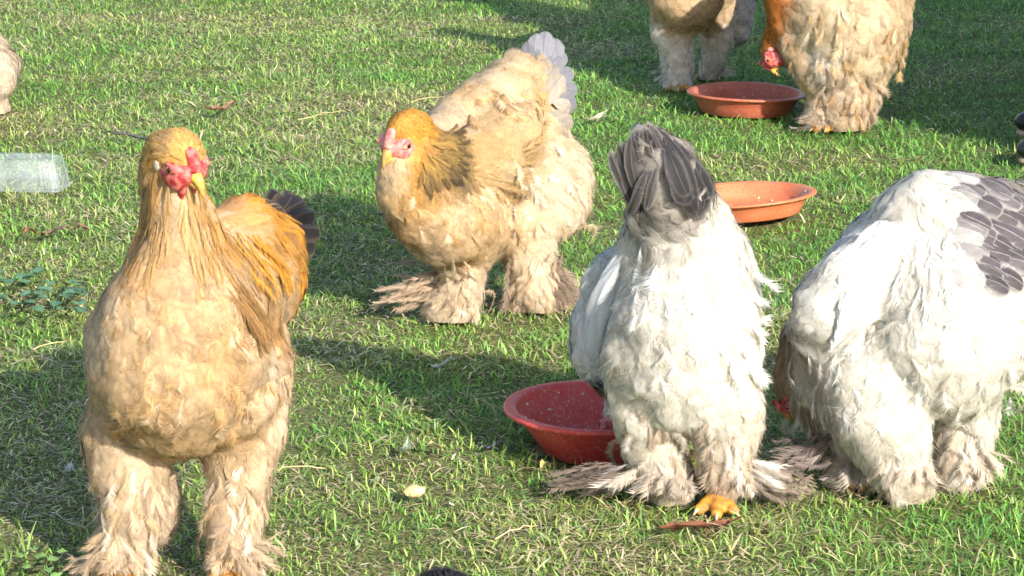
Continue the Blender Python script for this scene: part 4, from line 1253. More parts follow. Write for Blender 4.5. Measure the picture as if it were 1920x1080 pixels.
# --- the white hen on the right
def hen_white_right():
    Y0 = 4.33
    h = Hen((.64, Y0, 0), 'white hen at the right edge bending forward, grey laced tail coverts towards the frame edge', 'brahma hens on the lawn', 404, Y0=Y0)
    h.gain = np.array((1.07, 1.045, .985))
    FW = dict(fluff=13000, jit=.38, flift=.26)
    h.style('wing', (.60, .595, .585), (.65, .645, .635), L=.055, W=.017, lift=.05, curl=.05, dens=7500, fluff=500, var=.07, jit=.10, name='wing_coverts')
    h.style('back', (.60, .575, .535), WHITE, L=.045, W=.013, lift=.10, curl=.08, dens=8000, fluff=1800, var=.07, jit=.2, name='back_feathers')
    h.style('rump', (.61, .585, .545), (.67, .65, .62), L=.065, W=.010, lift=.12, curl=.10, dens=9000, fluff=4500, fl=.045, var=.08, jit=.16, down=.3, name='rump_feathers')
    h.style('tailroot', (.13, .115, .12), (.30, .28, .28), L=.050, W=.014, lift=.12, curl=.08, dens=7000, fluff=800, var=.15, jit=.15, name='tail_coverts')
    h.style('fluff', (.635, .615, .575), (.68, .665, .635), L=.038, W=.0130, lift=.20, curl=.15, dens=8500, fl=.036, var=.07, down=.7, name='belly_fluff', **FW)
    h.style('cream', (.59, .52, .405), (.65, .59, .50), L=.045, W=.010, lift=.2, curl=.15, dens=8000, fl=.036, var=.10, down=.1, name='belly_fluff', fluff=8000, jit=.35, flift=.3)
    h.style('breast', (.60, .57, .515), (.66, .64, .60), L=.044, W=.010, lift=.18, curl=.12, dens=7500, fl=.036, var=.10, down=.3, name='breast_feathers', fluff=11000, jit=.32, flift=.28)
    h.style('thigh', (.63, .605, .56), (.67, .65, .615), L=.038, W=.0120, lift=.2, curl=.14, dens=8500, fl=.034, var=.08, down=.8, name='thigh_feathers', **FW)
    h.style('shank', (.50, .41, .33), (.62, .54, .46), L=.034, W=.0075, lift=.28, curl=.2, dens=8000, fluff=19000, fl=.032, var=.22, jit=.48, down=.8, flift=.34, name='shank_feathers')
    h.style('neck', (.46, .355, .245), (.58, .47, .34), L=.050, W=.006, lift=.08, dens=13000, fluff=3000, fl=.03, var=.3, jit=.12, name='neck_hackle')
    h.style('head_plumage', (.42, .28, .16), None, L=.016, W=.003, dens=40000, fluff=8000, fl=.012, var=.2)
    c = h.chain
    c('back', [(1570, 620, .16, 78), (1612, 550, .15, 80), (1670, 480, .13, 84), (1735, 415, .10, 72)])
    c('rump', [(1695, 402, .08, 50), (1735, 384, .07, 54), (1766, 405, .05, 54), (1785, 460, .03, 52), (1796, 520, .02, 46)], flow=(.35, -.2, -1))
    c('rump', [(1720, 460, .05, 72), (1750, 530, .02, 80), (1760, 580, .0, 80)], flow=(.1, -.2, -1))
    c('tailroot', [(1800, 382, .07, 52), (1870, 408, .09, 62), (1930, 440, .11, 50), (1990, 480, .12, 32)])
    c('tailroot', [(1850, 450, .06, 58), (1910, 480, .07, 44), (1960, 510, .08, 28)])
    c('wing', [(1522, 630, .02, 38), (1550, 580, -.01, 50), (1592, 525, -.02, 50), (1642, 480, -.01, 36), (1692, 448, .01, 13)])
    c('wing', [(1530, 640, .06, 40), (1550, 570, .06, 52), (1604, 495, .06, 48)])
    c('wing', [(1560, 620, .0, 42), (1590, 570, -.02, 38), (1630, 520, -.01, 22)])
    c('fluff', [(1760, 560, .02, 124), (1775, 630, .0, 134), (1780, 680, .01, 104)])
    c('fluff', [(1850, 580, .05, 96), (1850, 640, .05, 86)])
    c('cream', [(1840, 540, .02, 54), (1900, 560, .05, 60), (1940, 570, .07, 44)])
    c('cream', [(1670, 540, .06, 70), (1680, 600, .05, 74)], flow=(.1, -.1, -1))
    c('fluff', [(1665, 620, .05, 80), (1652, 690, .02, 84)])
    c('fluff', [(1600, 640, .04, 62), (1630, 660, .03, 62)])
    c('breast', [(1545, 640, .10, 62), (1560, 710, .08, 66), (1590, 770, .07, 66)])
    c('breast', [(1600, 690, .03, 72), (1618, 750, .01, 72)])
    c('neck', [(1510, 640, .14, 42), (1497, 700, .15, 34), (1500, 750, .14, 28)])
    c('neck', [(1515, 700, .13, 38), (1535, 770, .11, 32), (1560, 820, .10, 20)])
    c('head_plumage', [(1490, 716, .15, 25), (1480, 738, .14, 20)])
    c('thigh', [(1640, 720, -.01, 86), (1655, 790, -.02, 78), (1676, 850, -.025, 56)])
    c('shank', [(1676, 850, -.025, 54), (1696, 900, -.03, 42), (1704, 940, -.03, 30)])
    c('thigh', [(1805, 700, .06, 72), (1805, 780, .06, 58)])
    c('shank', [(1805, 780, .06, 55), (1802, 850, .06, 48), (1797, 895, .05, 38), (1815, 930, .045, 22)])
    c('shank', [(1745, 895, .07, 18), (1780, 880, .07, 30)])
    c('shank', [(1600, 850, .06, 38), (1590, 900, .06, 38), (1580, 930, .05, 28)])
    h.face(h.p(1480, 738, .125), (-.22, .05, -1), (-.75, -.1, .2), .029, sides=(1, -1), lobes='red_skin')
    h.paint = lambda P, C: stain(P, C, (.52, .44, .32), 9, .15, .28, 6)
    h.build(.0075)
    up = (-.25, -.9, .35)
    r = h.rng
    # laced coverts, row over row, and the tail quills below them
    rows = []
    for row in range(6):
        for i in range(8):
            x = 1796 + 30 * row + 6 * r.normal() + (10 if i % 2 else 0)
            y = 338 + 26 * i + 13 * (row % 2) + 3 * r.normal() + 5 * row
            rows.append((x, y))
    for (x, y) in sorted(rows, key=lambda q: -q[0] + .2 * q[1]):
        if y > 540 - .15 * (x - 1800): continue
        v = r.uniform(.7, 1.3)
        k = np.clip((x - 1792) / 24, .0, 1)
        cc = np.array((.080, .070, .077)) * v * k + np.array((.42, .40, .39)) * (1 - k)
        h.lay('tail_covert', x - 20, y - 10, x + 36 + r.normal(0, 4), y + 20 + r.normal(0, 5), .0185 * r.uniform(.85, 1.15), cc, np.array((.42, .395, .39)) * r.uniform(.85, 1.1), dv=.2, off=.005, rise=.008, curl=.10, edge=.86, cup=.35, point=.9, bend=.03)
    h.fan('tail_feather', h.p(1900, 430, .10), [h.p(2040, 420, .16), h.p(2060, 460, .16), h.p(2050, 500, .15), h.p(2020, 530, .14), h.p(2030, 390, .17)], .022, up, (.14, .125, .13), (.34, .31, .31), curl=.06, edge=.7)
    for i in range(10):
        t = i / 9
        h.lay('wing_covert', 1556 + 20 * t + r.normal(0, 3), 655 - 80 * t, 1716 - 60 * t, 446 - 12 * t + r.normal(0, 3), .019, np.array((.52, .515, .52)) * r.uniform(.88, 1.05), (.60, .59, .575), dv=.1, off=.009 + .001 * i, rise=.004, curl=.08, edge=.8, cup=.15)
    # dark striped neck feathers
    for i in range(9):
        h.lay('hackle_feather', 1500 + 5 * i, 700 + 12 * i, 1512 + 7 * i + r.normal(0, 4), 785 + 9 * i, .0055, (.06, .05, .045) if i % 2 else (.34, .26, .18), (.52, .42, .30), dv=.14, off=.003, rise=.006, curl=.06, edge=.6)
    LC = ((.62, .56, .49), (.50, .41, .33), (.62, .58, .52))
    WC = ((.72, .70, .65), (.70, .67, .61), (.74, .72, .68), (.66, .61, .53))
    h.leg_locks(1600, 1900, 560, 770, 64, WC, .15, 38, .013, 'flank_feather', .6)
    h.leg_locks(1690, 1790, 400, 540, 34, WC, .1, 60, .011, 'rump_feather', .5)
    h.leg_locks(1480, 1600, 660, 780, 24, WC, .2, 36, .010, 'breast_feather', .8, .3)
    h.leg_locks(1640, 1730, 830, 920, 24, LC, .1, 34)
    h.leg_locks(1765, 1840, 800, 900, 24, LC, .12, 34)
    FB, FE = (.17, .13, .115), (.38, .315, .28)
    g = h.p(1640, 930, .02) * (1, 1, 0)
    h.foot(g + (0, .01, 0), math.radians(200), None, .6)
    g1 = h.p(1700, 948, -.015) * (1, 1, 0)
    h.foot(g1 + (0, .015, 0), math.radians(-70), g1 + (0, .02, .08), .7)
    h.foot_plumes(g1 + (-.005, -.025, .02), (-.1, -1, 0), 16, .04, .012, 1.2, (.48, .37, .29), (.60, .49, .40), rise=.1, z=.04)
    g2 = h.p(1760, 905, .09) * (1, 1, 0)
    h.foot(g2, math.radians(120), h.p(1748, 830, .08))
    g3 = h.p(1575, 915, .05) * (1, 1, 0)
    h.foot_plumes(g3 + (0, 0, .02), (-1, -.35, 0), 18, .085, .010, .40, FB, FE, rise=.4, z=.05)
    h.foot_plumes(g3 + (.02, -.01, .0), (-.3, -1, 0), 14, .045, .012, .9, (.50, .43, .355), (.62, .55, .47), rise=.3, z=.03)
    g4 = h.p(1812, 938, .04) * (1, 1, 0)
    h.foot_plumes(g4 + (0, 0, .01), (.4, -1, 0), 14, .045, .011, .8, (.48, .39, .31), (.62, .54, .45), rise=.4, z=.04)


# --- a hen cut by the top of the picture, walking towards the camera
def hen_top_left():
    Y0 = 8.36
    h = Hen((.50, Y0, 0), 'buff hen cut off by the top edge, standing behind the terracotta dish, pale feathered legs', 'brahma hens on the lawn', 505, Y0=Y0)
    h.wash, h.gain = .25, 1.12
    h.style('breast', (.42, .28, .14), CREAM, L=.045, W=.016, lift=.12, curl=.1, dens=6000, fluff=2500, fl=.03, var=.16, down=.5, name='breast_feathers')
    h.style('back', (.48, .34, .18), CREAM, L=.045, W=.016, dens=5000, fluff=1500, name='back_feathers')
    h.style('neck', (.60, .33, .09), (.70, .46, .18), L=.05, W=.008, dens=9000, fluff=1500, name='neck_hackle')
    h.style('head_plumage', GOLD, None, L=.02, W=.005, dens=16000, fluff=2000, fl=.015)
    h.style('thigh', (.60, .54, .45), (.68, .63, .55), L=.042, W=.013, lift=.2, curl=.12, dens=6000, fluff=6000, fl=.035, var=.12, jit=.4, down=.6, name='thigh_feathers')
    h.style('shank', (.54, .50, .45), (.66, .62, .57), L=.042, W=.011, lift=.28, curl=.12, dens=6500, fluff=8000, fl=.04, var=.16, jit=.4, down=.6, name='shank_feathers')
    h.style('fluff', (.48, .47, .47), (.60, .59, .58), L=.045, W=.014, lift=.2, curl=.12, dens=6000, fluff=7000, fl=.04, var=.10, jit=.4, down=.5, name='belly_fluff')
    c = h.chain
    c('head_plumage', [(1268, -268, -.12, 24), (1280, -262, -.08, 26)])
    c('neck', [(1278, -250, -.08, 28), (1285, -190, -.06, 40), (1290, -140, -.03, 58)])
    c('breast', [(1290, -130, -.03, 60), (1290, -60, -.05, 76), (1288, -10, -.05, 66), (1295, 20, -.02, 36)])
    c('back', [(1300, -80, .06, 80), (1330, -80, .2, 78), (1345, -110, .32, 56)])
    c('back', [(1345, -120, .32, 40), (1355, -170, .40, 22)])
    c('fluff', [(1340, -40, .2, 62), (1368, 20, .2, 42), (1380, 55, .18, 26)])
    c('breast', [(1330, -30, .08, 52), (1330, 20, .10, 32)])
    c('thigh', [(1262, 10, .0, 40), (1262, 60, -.02, 36)])
    c('shank', [(1262, 60, -.02, 34), (1270, 110, -.03, 26), (1272, 160, -.05, 24)])
    c('thigh', [(1340, 20, .12, 36), (1345, 70, .12, 26)])
    c('shank', [(1345, 75, .12, 24), (1336, 115, .12, 18), (1328, 140, .12, 16)])
    h.face(h.p(1270, -266, -.11), (-.2, -.95, -.2), (0, -.1, 1), .034)
    h.build(.010)
    h.fan('tail_feather', h.p(1348, -140, .36), [h.p(1330, -235, .44), h.p(1350, -245, .46), h.p(1372, -230, .46), h.p(1388, -200, .44), h.p(1395, -165, .42)], .026, (0, -1, .4), (.30, .28, .28), (.5, .47, .45), curl=.1)
    for px, py, sx in ((1272, 167, -1), (1328, 146, 1)):
        g = gp(px, py) * (1, 1, 0)
        h.foot(g, math.radians(-95), g + (0, .02, .1))
        h.foot_plumes(g, (sx, -.5, 0), 9, .06, .013, .9, (.42, .36, .30), (.64, .58, .50), rise=.4)


# --- the feeding hen at the top right
def hen_top_right():
    Y0 = 7.66
    h = Hen((.88, Y0, 0), 'buff hen at the top bending to the terracotta dish, rust neck and bright red face', 'brahma hens on the lawn', 606, Y0=Y0)
    h.wash, h.gain = .20, 1.10
    h.style('back', (.52, .38, .21), (.62, .49, .32), L=.046, W=.016, lift=.14, curl=.12, dens=6500, fluff=3500, fl=.036, var=.13, jit=.3, down=.4, name='back_feathers')
    h.style('fluff', (.54, .41, .25), (.63, .51, .35), L=.044, W=.014, lift=.2, curl=.14, dens=6500, fluff=7000, fl=.042, var=.13, jit=.4, down=.5, name='belly_fluff')
    h.style('breast', (.50, .34, .18), (.60, .45, .27), L=.044, W=.014, lift=.16, curl=.12, dens=7000, fluff=4000, fl=.035, var=.16, jit=.3, down=.4, name='breast_feathers')
    h.style('hackle', (.40, .125, .028), (.54, .21, .05), L=.044, W=.007, lift=.08, dens=13000, fluff=4000, fl=.03, var=.28, jit=.2, name='neck_hackle')
    h.style('head_plumage', (.50, .21, .05), None, L=.018, W=.004, dens=26000, fluff=4000, fl=.014, var=.2)
    h.style('shank', (.44, .335, .23), (.56, .45, .33), L=.044, W=.010, lift=.26, curl=.16, dens=8000, fluff=11000, fl=.04, var=.28, jit=.55, down=.6, name='shank_feathers')
    h.style('patch', (.60, .57, .53), (.66, .64, .60), L=.04, W=.012, lift=.18, dens=7000, fluff=6000, fl=.036, jit=.4, down=.6, name='belly_fluff')
    c = h.chain
    c('back', [(1530, -40, .06, 70), (1580, -50, .04, 96), (1640, -40, .06, 78)])
    c('back', [(1640, -40, .06, 70), (1690, -90, .12, 50), (1720, -130, .16, 26)])
    c('fluff', [(1560, 10, .02, 90), (1600, 40, .0, 92), (1600, 90, .0, 74)])
    c('fluff', [(1650, -10, .04, 58), (1662, 50, .03, 40), (1650, 110, .02, 30)])
    c('breast', [(1510, 20, .04, 52), (1508, 80, .02, 42), (1530, 130, .0, 42)])
    c('patch', [(1556, 90, -.05, 34), (1556, 130, -.045, 32)])
    c('hackle', [(1512, -30, .05, 54), (1484, 0, .03, 46), (1472, 36, .03, 30)])
    c('hackle', [(1480, 30, .08, 28), (1462, 66, .075, 22), (1453, 84, .065, 18)])
    c('head_plumage', [(1456, 78, .07, 19), (1446, 98, .06, 15)])
    c('shank', [(1588, 120, .0, 60), (1586, 170, -.01, 48), (1580, 215, -.02, 38), (1576, 238, -.02, 34)])
    c('shank', [(1632, 120, .03, 34), (1620, 180, .02, 30), (1608, 225, .01, 25)])
    c('shank', [(1540, 180, -.01, 22), (1530, 225, -.02, 20)])
    h.face(h.p(1446, 98, .05), (.02, -.22, -.95), (-.85, .25, .1), .042, sides=(1, -1), lobes='pink_skin')
    h.paint = lambda P, C: stain(P, stain(P, C, (.42, .26, .11), 16, .05, .45, 5), (.24, .18, .13), 30, .40, .6, 8)
    h.build(.009)
    h.fan('tail_feather', h.p(1700, -110, .15), [h.p(1700, -190, .2), h.p(1730, -195, .2), h.p(1755, -175, .2), h.p(1765, -145, .2)], .026, (-.2, -.9, .4), (.35, .30, .26), (.56, .48, .4), curl=.1)
    for px, py, sx in ((1560, 243, -1), (1605, 240, 1)):
        g = gp(px, py) * (1, 1, 0)
        h.foot(g, math.radians(-140), g + (0, .02, .1))
        h.foot_plumes(g, (sx, -.4, 0), 9, .07 if sx < 0 else .04, .012, .8, (.30, .23, .17), (.56, .44, .33), rise=.3)
    r = h.rng
    h.leg_locks(1480, 1690, 5, 130, 44, ((.62, .49, .33), (.56, .42, .25), (.66, .56, .42), (.48, .32, .16)), .1, 22, .015, 'flank_feather', 1.2)
    h.leg_locks(1530, 1635, 120, 222, 46, ((.30, .225, .16), (.52, .40, .28), (.20, .15, .11), (.58, .46, .33), (.44, .28, .15)), .1, 24, .012)


def spare_hen(base, yaw, pal, label, seed, tuck=False, scale=1.0, h_=.012, density=.8, quills=True, sink=0.0):
    """A hen mostly outside the picture, built standing, from side to side the same anatomy."""
    base = np.asarray(base, float)
    h = Hen(base, label, 'brahma hens on the lawn', seed)
    cy, sy = math.cos(yaw), math.sin(yaw)
    Wd = lambda x, y, z: base + scale * np.array([x * cy - y * sy, x * sy + y * cy, z - sink])
    col, edge, neck, tail = pal
    kw = dict(L=.045, W=.015, dens=6500, fluff=3500, fl=.036, var=.15, jit=.28)
    h.style('body_feathers', col, edge, down=.4, **kw)
    h.style('neck_hackle', neck, edge, **{**kw, 'L': .05, 'W': .008, 'dens': 10000})
    h.style('head_plumage', neck, None, L=.018, W=.004, dens=20000, fluff=2000, fl=.014)
    h.style('leg_feathers', col, edge, lift=.24, down=.8, **{**kw, 'fluff': 8000})

    def c(tr, pts):
        for q, s in zip(pts[:-1], pts[1:]):
            h.sh.cap(Wd(*q[:3]), Wd(*s[:3]), q[3] * scale, s[3] * scale, tr)
    hz = .22 if tuck else .56
    hx = .30 if tuck else .20
    c('head_plumage', [(hx + .02, 0, hz, .032), (hx - .02, 0, hz + .01, .034)])
    c('neck_hackle', [(hx - .03, 0, hz - .01, .036), ((hx + .13) / 2 - .02, 0, (hz + .38) / 2, .055), (.12, 0, .36, .10)])
    c('body_feathers', [(.12, 0, .33, .12), (0, 0, .32, .135), (-.12, 0, .34, .115)])
    if not sink: c('body_feathers', [(-.08, 0, .38, .085), (-.20, 0, .44, .055), (-.25, 0, .50, .03)])
    c('body_feathers', [(.14, 0, .28, .10), (.06, 0, .22, .10), (-.06, 0, .22, .10)])
    for s in (-1, 1):
        c('body_feathers', [(.10, .10 * s, .34, .05), (-.02, .115 * s, .33, .06), (-.14, .09 * s, .37, .03)])
        c('leg_feathers', [(.0, .075 * s, .22, .075), (.0, .08 * s, .12, .055), (.01, .08 * s, .03, .045)])
    h.face(Wd(hx + .005, 0, hz), Wd(1, 0, -.15 if not tuck else -1) - base, Wd(0.1 if not tuck else .9, 0, 1) - base, .034 * scale)
    h.build(h_, density)
    if quills: h.fan('tail_feather', Wd(-.22, 0, .46), [Wd(-.27, .05, .60), Wd(-.30, .02, .61), Wd(-.30, -.02, .61), Wd(-.27, -.05, .60), Wd(-.33, .04, .56), Wd(-.33, -.04, .56), Wd(-.34, 0, .52)], .024, Wd(-.5, 0, .8) - base, tail, np.array(tail) * 1.8, curl=.1)
    for s in (-1, 1) if not sink else ():
        g = Wd(.02, .08 * s, 0)
        h.foot(g, yaw, g + (0, 0, .1))
        h.foot_plumes(g, Wd(.2, s, 0) - base, 8, .08, .012, .8, np.array(col) * .7, edge, rise=.4)
    return h


hen_front()
hen_middle()
hen_white_middle()
hen_white_right()
hen_top_left()
hen_top_right()
BLK = ((.018, .017, .02), (.05, .048, .055), (.02, .018, .02), (.015, .014, .018))
PAL = ((.58, .47, .35), (.66, .57, .46), (.62, .42, .2), (.5, .45, .42))
spare_hen((-1.525, 7.93, 0), math.radians(80), PAL, 'pale buff hen resting on the grass, cut off by the left edge', 707, quills=False, sink=.225)
spare_hen((-.038, 2.117, 0), math.radians(-85), BLK, 'black hen just below the bottom edge, only its back fluff showing', 808, quills=False)


# ------------------------------------------------------------------ the clear plastic tub at the left
def tub_material():
    m, nt, pb, out = node_mat('clear_plastic')
    pb.inputs['Base Color'].default_value = (.50, .54, .56, 1)
    pb.inputs['Roughness'].default_value = .22
    pb.inputs['Specular IOR Level'].default_value = .6
    tc = nt.nodes.new('ShaderNodeTexCoord')
    nz = nt.nodes.new('ShaderNodeTexNoise'); nz.inputs['Scale'].default_value = 14; nz.inputs['Detail'].default_value = 3
    nt.links.new(tc.outputs['Object'], nz.inputs['Vector'])
    mr = nt.nodes.new('ShaderNodeMapRange'); mr.inputs['From Min'].default_value = .3; mr.inputs['From Max'].default_value = .7
    mr.inputs['To Min'].default_value = .16; mr.inputs['To Max'].default_value = .34
    nt.links.new(nz.outputs['Fac'], mr.inputs['Value'])
    tp = nt.nodes.new('ShaderNodeBsdfTransparent'); tp.inputs[0].default_value = (.95, .97, .97, 1)
    ms = nt.nodes.new('ShaderNodeMixShader')
    nt.links.new(mr.outputs[0], ms.inputs[0]); nt.links.new(tp.outputs[0], ms.inputs[1]); nt.links.new(pb.outputs[0], ms.inputs[2])
    nt.links.new(ms.outputs[0], out.inputs['Surface'])
    MATS['clear_plastic'] = m


tub_material()


def plastic_tub():
    c = np.array([-1.158, 6.83, .004])
    t = thing('plastic_tub', c, 'clear ribbed plastic tub lying upside down on the grass at the left edge', 'tub')
    yaw = math.radians(-7)
    R = np.array([[math.cos(yaw), -math.sin(yaw), 0], [math.sin(yaw), math.cos(yaw), 0], [0, 0, 1]])
    ax, ay, H, n = .098, .066, .072, 160

    def ring(kx, ky, z, rib):
        a = np.linspace(0, 2 * math.pi, n, endpoint=False)
        e = .28
        x = np.sign(np.cos(a)) * np.abs(np.cos(a)) ** e; y = np.sign(np.sin(a)) * np.abs(np.sin(a)) ** e
        rr = 1 + rib * np.sin(a * 44)
        return np.stack([x * kx * rr, y * ky * rr, np.full(n, z)], 1)
    rings = [ring(ax + .008, ay + .008, .0, 0), ring(ax + .008, ay + .008, .003, 0), ring(ax, ay, .0035, 0), ring(ax * .985, ay * .98, .010, .020), ring(ax * .89, ay * .85, H * .82, .020),
             ring(ax * .87, ay * .82, H * .93, .003), ring(ax * .83, ay * .77, H * .985, 0), ring(ax * .77, ay * .70, H, 0), ring(ax * .60, ay * .52, H * .985, 0), ring(ax * .57, ay * .49, H * .955, 0), ring(.0005, .0005, H * .955, 0)]
    V = np.concatenate(rings)
    F = [(i * n + j, i * n + (j + 1) % n, (i + 1) * n + (j + 1) % n, (i + 1) * n + j) for i in range(len(rings) - 1) for j in range(n)]
    k = 4 * n
    mesh_obj('side_wall', V[:k + 3 * n] @ R.T + c, np.array([f for f in F if max(f) < k + 2 * n]), 'clear_plastic', t, c)
    mesh_obj('top_panel', V[5 * n:] @ R.T + c, np.array([tuple(np.array(f) - 5 * n) for f in F if min(f) >= 5 * n]), 'clear_plastic', t, c)


plastic_tub()


# ------------------------------------------------------------------ fallen leaves, chips, stray feathers
def dead_leaf(name, px0, py0, px1, py1, width, col, label, cat, seed, z=.022, lobes=0.0, curl=.25, group=None, mat='leaf'):
    a, b = gp(px0, py0, z), gp(px1, py1, z)
    rng = np.random.default_rng(seed)
    T = b - a; L = np.linalg.norm(T); T /= L
    S = nrm(np.cross((0, 0, 1), T))
    base = (a + b) / 2
    ts = np.linspace(0, 1, 12)
    V, C = [], []
    col = np.asarray(col, float)
    for t in ts:
        w = width * (math.sin(math.pi * min(1, t * 1.02 + .02)) ** .7 + .03) * (1 + lobes * math.sin(t * 25 + seed))
        for s in (-1, -.5, 0, .5, 1):
            p = a + T * L * t + S * s * w + np.array([0, 0, curl * width * (abs(s) ** 1.5) + .006 * math.sin(t * 5 + seed) + .002 * rng.normal()])
            if s == 0: p[2] -= .0015
            V.append(p); C.append(col * rng.uniform(.75, 1.2) * (1.15 if s == 0 else 1))
    F = [(i * 5 + j, i * 5 + j + 1, (i + 1) * 5 + j + 1, (i + 1) * 5 + j) for i in range(11) for j in range(4)]
    return tag(mesh_obj(name, np.array(V), np.array(F), mat, None, base, cols=np.array(C)), label, cat, group)


dead_leaf('fallen_leaf', 1238, 998, 1392, 968, .013, (.26, .105, .06), 'long reddish-brown leaf under the toes of the middle white hen', 'leaf', 1, z=.016)
dead_leaf('fallen_leaf', 384, 204, 412, 200, .014, (.36, .20, .13), 'short brown leaf left of the pair in the upper left grass', 'leaf', 2, z=.03)
dead_leaf('fallen_leaf', 408, 203, 440, 194, .010, (.33, .17, .11), 'brown leaf pointing right, in the upper left grass above the front hen', 'leaf', 3, z=.03)
dead_leaf('fallen_leaf', 76, 434, 132, 430, .013, (.26, .16, .12), 'grey-brown dead leaf in the grass above the broad-leaved weed', 'leaf', 4, z=.02)
dead_leaf('fallen_leaf', 128, 428, 168, 428, .009, (.28, .17, .12), 'narrow dead leaf just right of the grey-brown one above the weed', 'leaf', 5, z=.02)
dead_leaf('fallen_leaf', 46, 436, 70, 432, .008, (.34, .15, .06), 'small rust leaf left of the grey-brown leaf above the weed', 'leaf', 6, z=.02)
dead_leaf('fallen_leaf', 806, 838, 834, 832, .009, (.50, .47, .20), 'pale yellow leaf in the grass left of the red bowl', 'leaf', 7, z=.024)
dead_leaf('fallen_leaf', 756, 850, 766, 824, .008, (.44, .50, .34), 'pale green upright leaf left of the yellow one by the red bowl', 'leaf', 8, z=.024)
dead_leaf('fallen_leaf', 1098, 224, 1140, 212, .012, (.60, .52, .36), 'pale dry leaf on the grass right of the middle hen tail', 'leaf', 9, z=.022)
dead_leaf('fallen_leaf', 808, 682, 858, 678, .007, (.46, .47, .36), 'narrow pale leaf in the shaded grass above the red bowl', 'leaf', 10, z=.024)
dead_leaf('fallen_leaf', 1014, 876, 1032, 872, .009, (.52, .46, .16), 'small yellow leaf under the left side of the red bowl', 'leaf', 12, z=.018)
dead_leaf('stray_feather', 190, 252, 290, 256, .010, (.12, .115, .125), 'dark grey moulted feather lying behind the head of the front hen', 'feather', 13, z=.022)
dead_leaf('stray_feather', 124, 884, 134, 868, .006, (.66, .68, .72), 'tiny white feather in the shade left of the front hen', 'feather', 14, z=.024)
dead_leaf('stray_feather', 898, 836, 940, 832, .006, (.10, .10, .13), 'small dark feather in the shade beneath the red bowl', 'feather', 15, z=.018)
dead_leaf('stray_feather', 1480, 236, 1520, 244, .008, (.42, .36, .30), 'greyish feather on the grass by the far feeding hen', 'feather', 16, z=.016)


def bread_chip():
    c = gp(777, 922, .022)
    m = Shape(.003)
    m.ell(c + (-.004, 0, 0), (.013, .009, .007)); m.ell(c + (.006, .002, .001), (.010, .008, .007)); m.ell(c + (0, .003, .003), (.009, .006, .005))
    V, Q = m.surface(.002)
    V = V + .0012 * vnoise(V, 260, 3)[:, None]
    tag(mesh_obj('bread_piece', V, Q, 'bread', None, c), 'pale yellow piece of bread on the grass in the lower middle', 'bread')


plain_mat('bread', (.52, .38, .17), (.60, .48, .28), rough=.85, scale=90, bump=.6)
bread_chip()


def straw(px0, py0, px1, py1, label, seed):
    a, b = gp(px0, py0, .03), gp(px1, py1, .03)
    rng = np.random.default_rng(seed)
    t = np.linspace(0, 1, 7)[:, None]
    P = a + (b - a) * t + np.array([0, 0, 1]) * (.006 * np.sin(t * 3)) + rng.normal(0, .0015, (7, 3))
    V, F = tube(P, np.linspace(.0014, .0008, 7), 5)
    o = mesh_obj('straw_stalk', V, F, 'straw', None, (a + b) / 2)
    tag(o, label, 'straw')


plain_mat('straw', (.50, .38, .18), (.62, .50, .28), rough=.6, scale=60)
straw(770, 192, 842, 182, 'dry straw stalk left of the middle hen back', 1)
straw(520, 882, 610, 880, 'dry straw stalk beside the right leg of the front hen', 2)
straw(60, 655, 140, 640, 'dry straw stalk in the shade left of the front hen breast', 3)
straw(560, 226, 650, 208, 'dry straw stalk in the grass right of the brown leaves', 4)
straw(930, 1010, 1010, 985, 'dry straw stalk in the lower middle grass', 5)


# ------------------------------------------------------------------ weeds
def weed(name, spots, col, label, seed, size, lob):
    rng = np.random.default_rng(seed)
    base = np.mean([gp(*s[:2]) for s in spots], 0); base[2] = 0
    t = thing(name, base, label, 'weed')
    for (px, py, yaw, k) in spots:
        c = gp(px, py, .045)
        root = gp(px, py) * (1, 1, 0) + np.array([math.cos(yaw), math.sin(yaw), 0]) * -size * .3
        V, F = tube([root, (root + c) / 2 + (0, 0, .006), c], [.0016, .0013, .001], 5)
        st = mesh_obj('stem', V, F, 'leaf', t, base, cols=np.tile(np.array(col) * .9, (len(V), 1)))
        d = np.array([math.cos(yaw), math.sin(yaw), rng.uniform(-.25, .2)]); d = nrm(d)
        sd = nrm(np.cross((0, 0, 1), d)); u = np.cross(d, sd)
        n = 22
        V = [c + d * size * k * .25]
        for i in range(n):
            a = 2 * math.pi * i / n
            rr = size * k * (1 + lob * math.cos(a * 5)) * (.9 + .15 * rng.random())
            V.append(c + d * (rr * .85 * math.cos(a) + size * k * .55) + sd * rr * math.sin(a) * .9 + u * (.28 * rr * abs(math.sin(a)) - .15 * rr * math.cos(a) ** 2))
        F = [(0, 1 + i, 1 + (i + 1) % n) for i in range(n)]
        C = np.array([np.array(col) * rng.uniform(.8, 1.25)] * len(V)) * np.concatenate([[1.25], rng.uniform(.85, 1.1, n)])[:, None]
        mesh_obj('leaf', np.array(V), np.array(F), 'leaf', t, base, cols=C)


wr = np.random.default_rng(4)
weed('broad_leaved_weed', [(wr.uniform(-20, 168), wr.uniform(500, 585), wr.uniform(-3, 3), wr.uniform(.7, 1.15)) for _ in range(34)],
     (.10, .20, .11), 'bluish-green broad-leaved weed at the left edge beside the front hen', 3, .017, .12)
weed('clover_plant', [(70, 1046, .3, 1.0), (100, 1050, 1.2, 1.1), (84, 1068, -1.0, 1.0), (50, 1064, 2.4, .9), (112, 1036, .5, .8), (64, 1030, 1.6, .8), (40, 1044, 2.8, .8), (96, 1078, -.6, 1.0)],
     (.22, .36, .10), 'light green clover in the sunlit bottom left corner', 5, .011, .22)


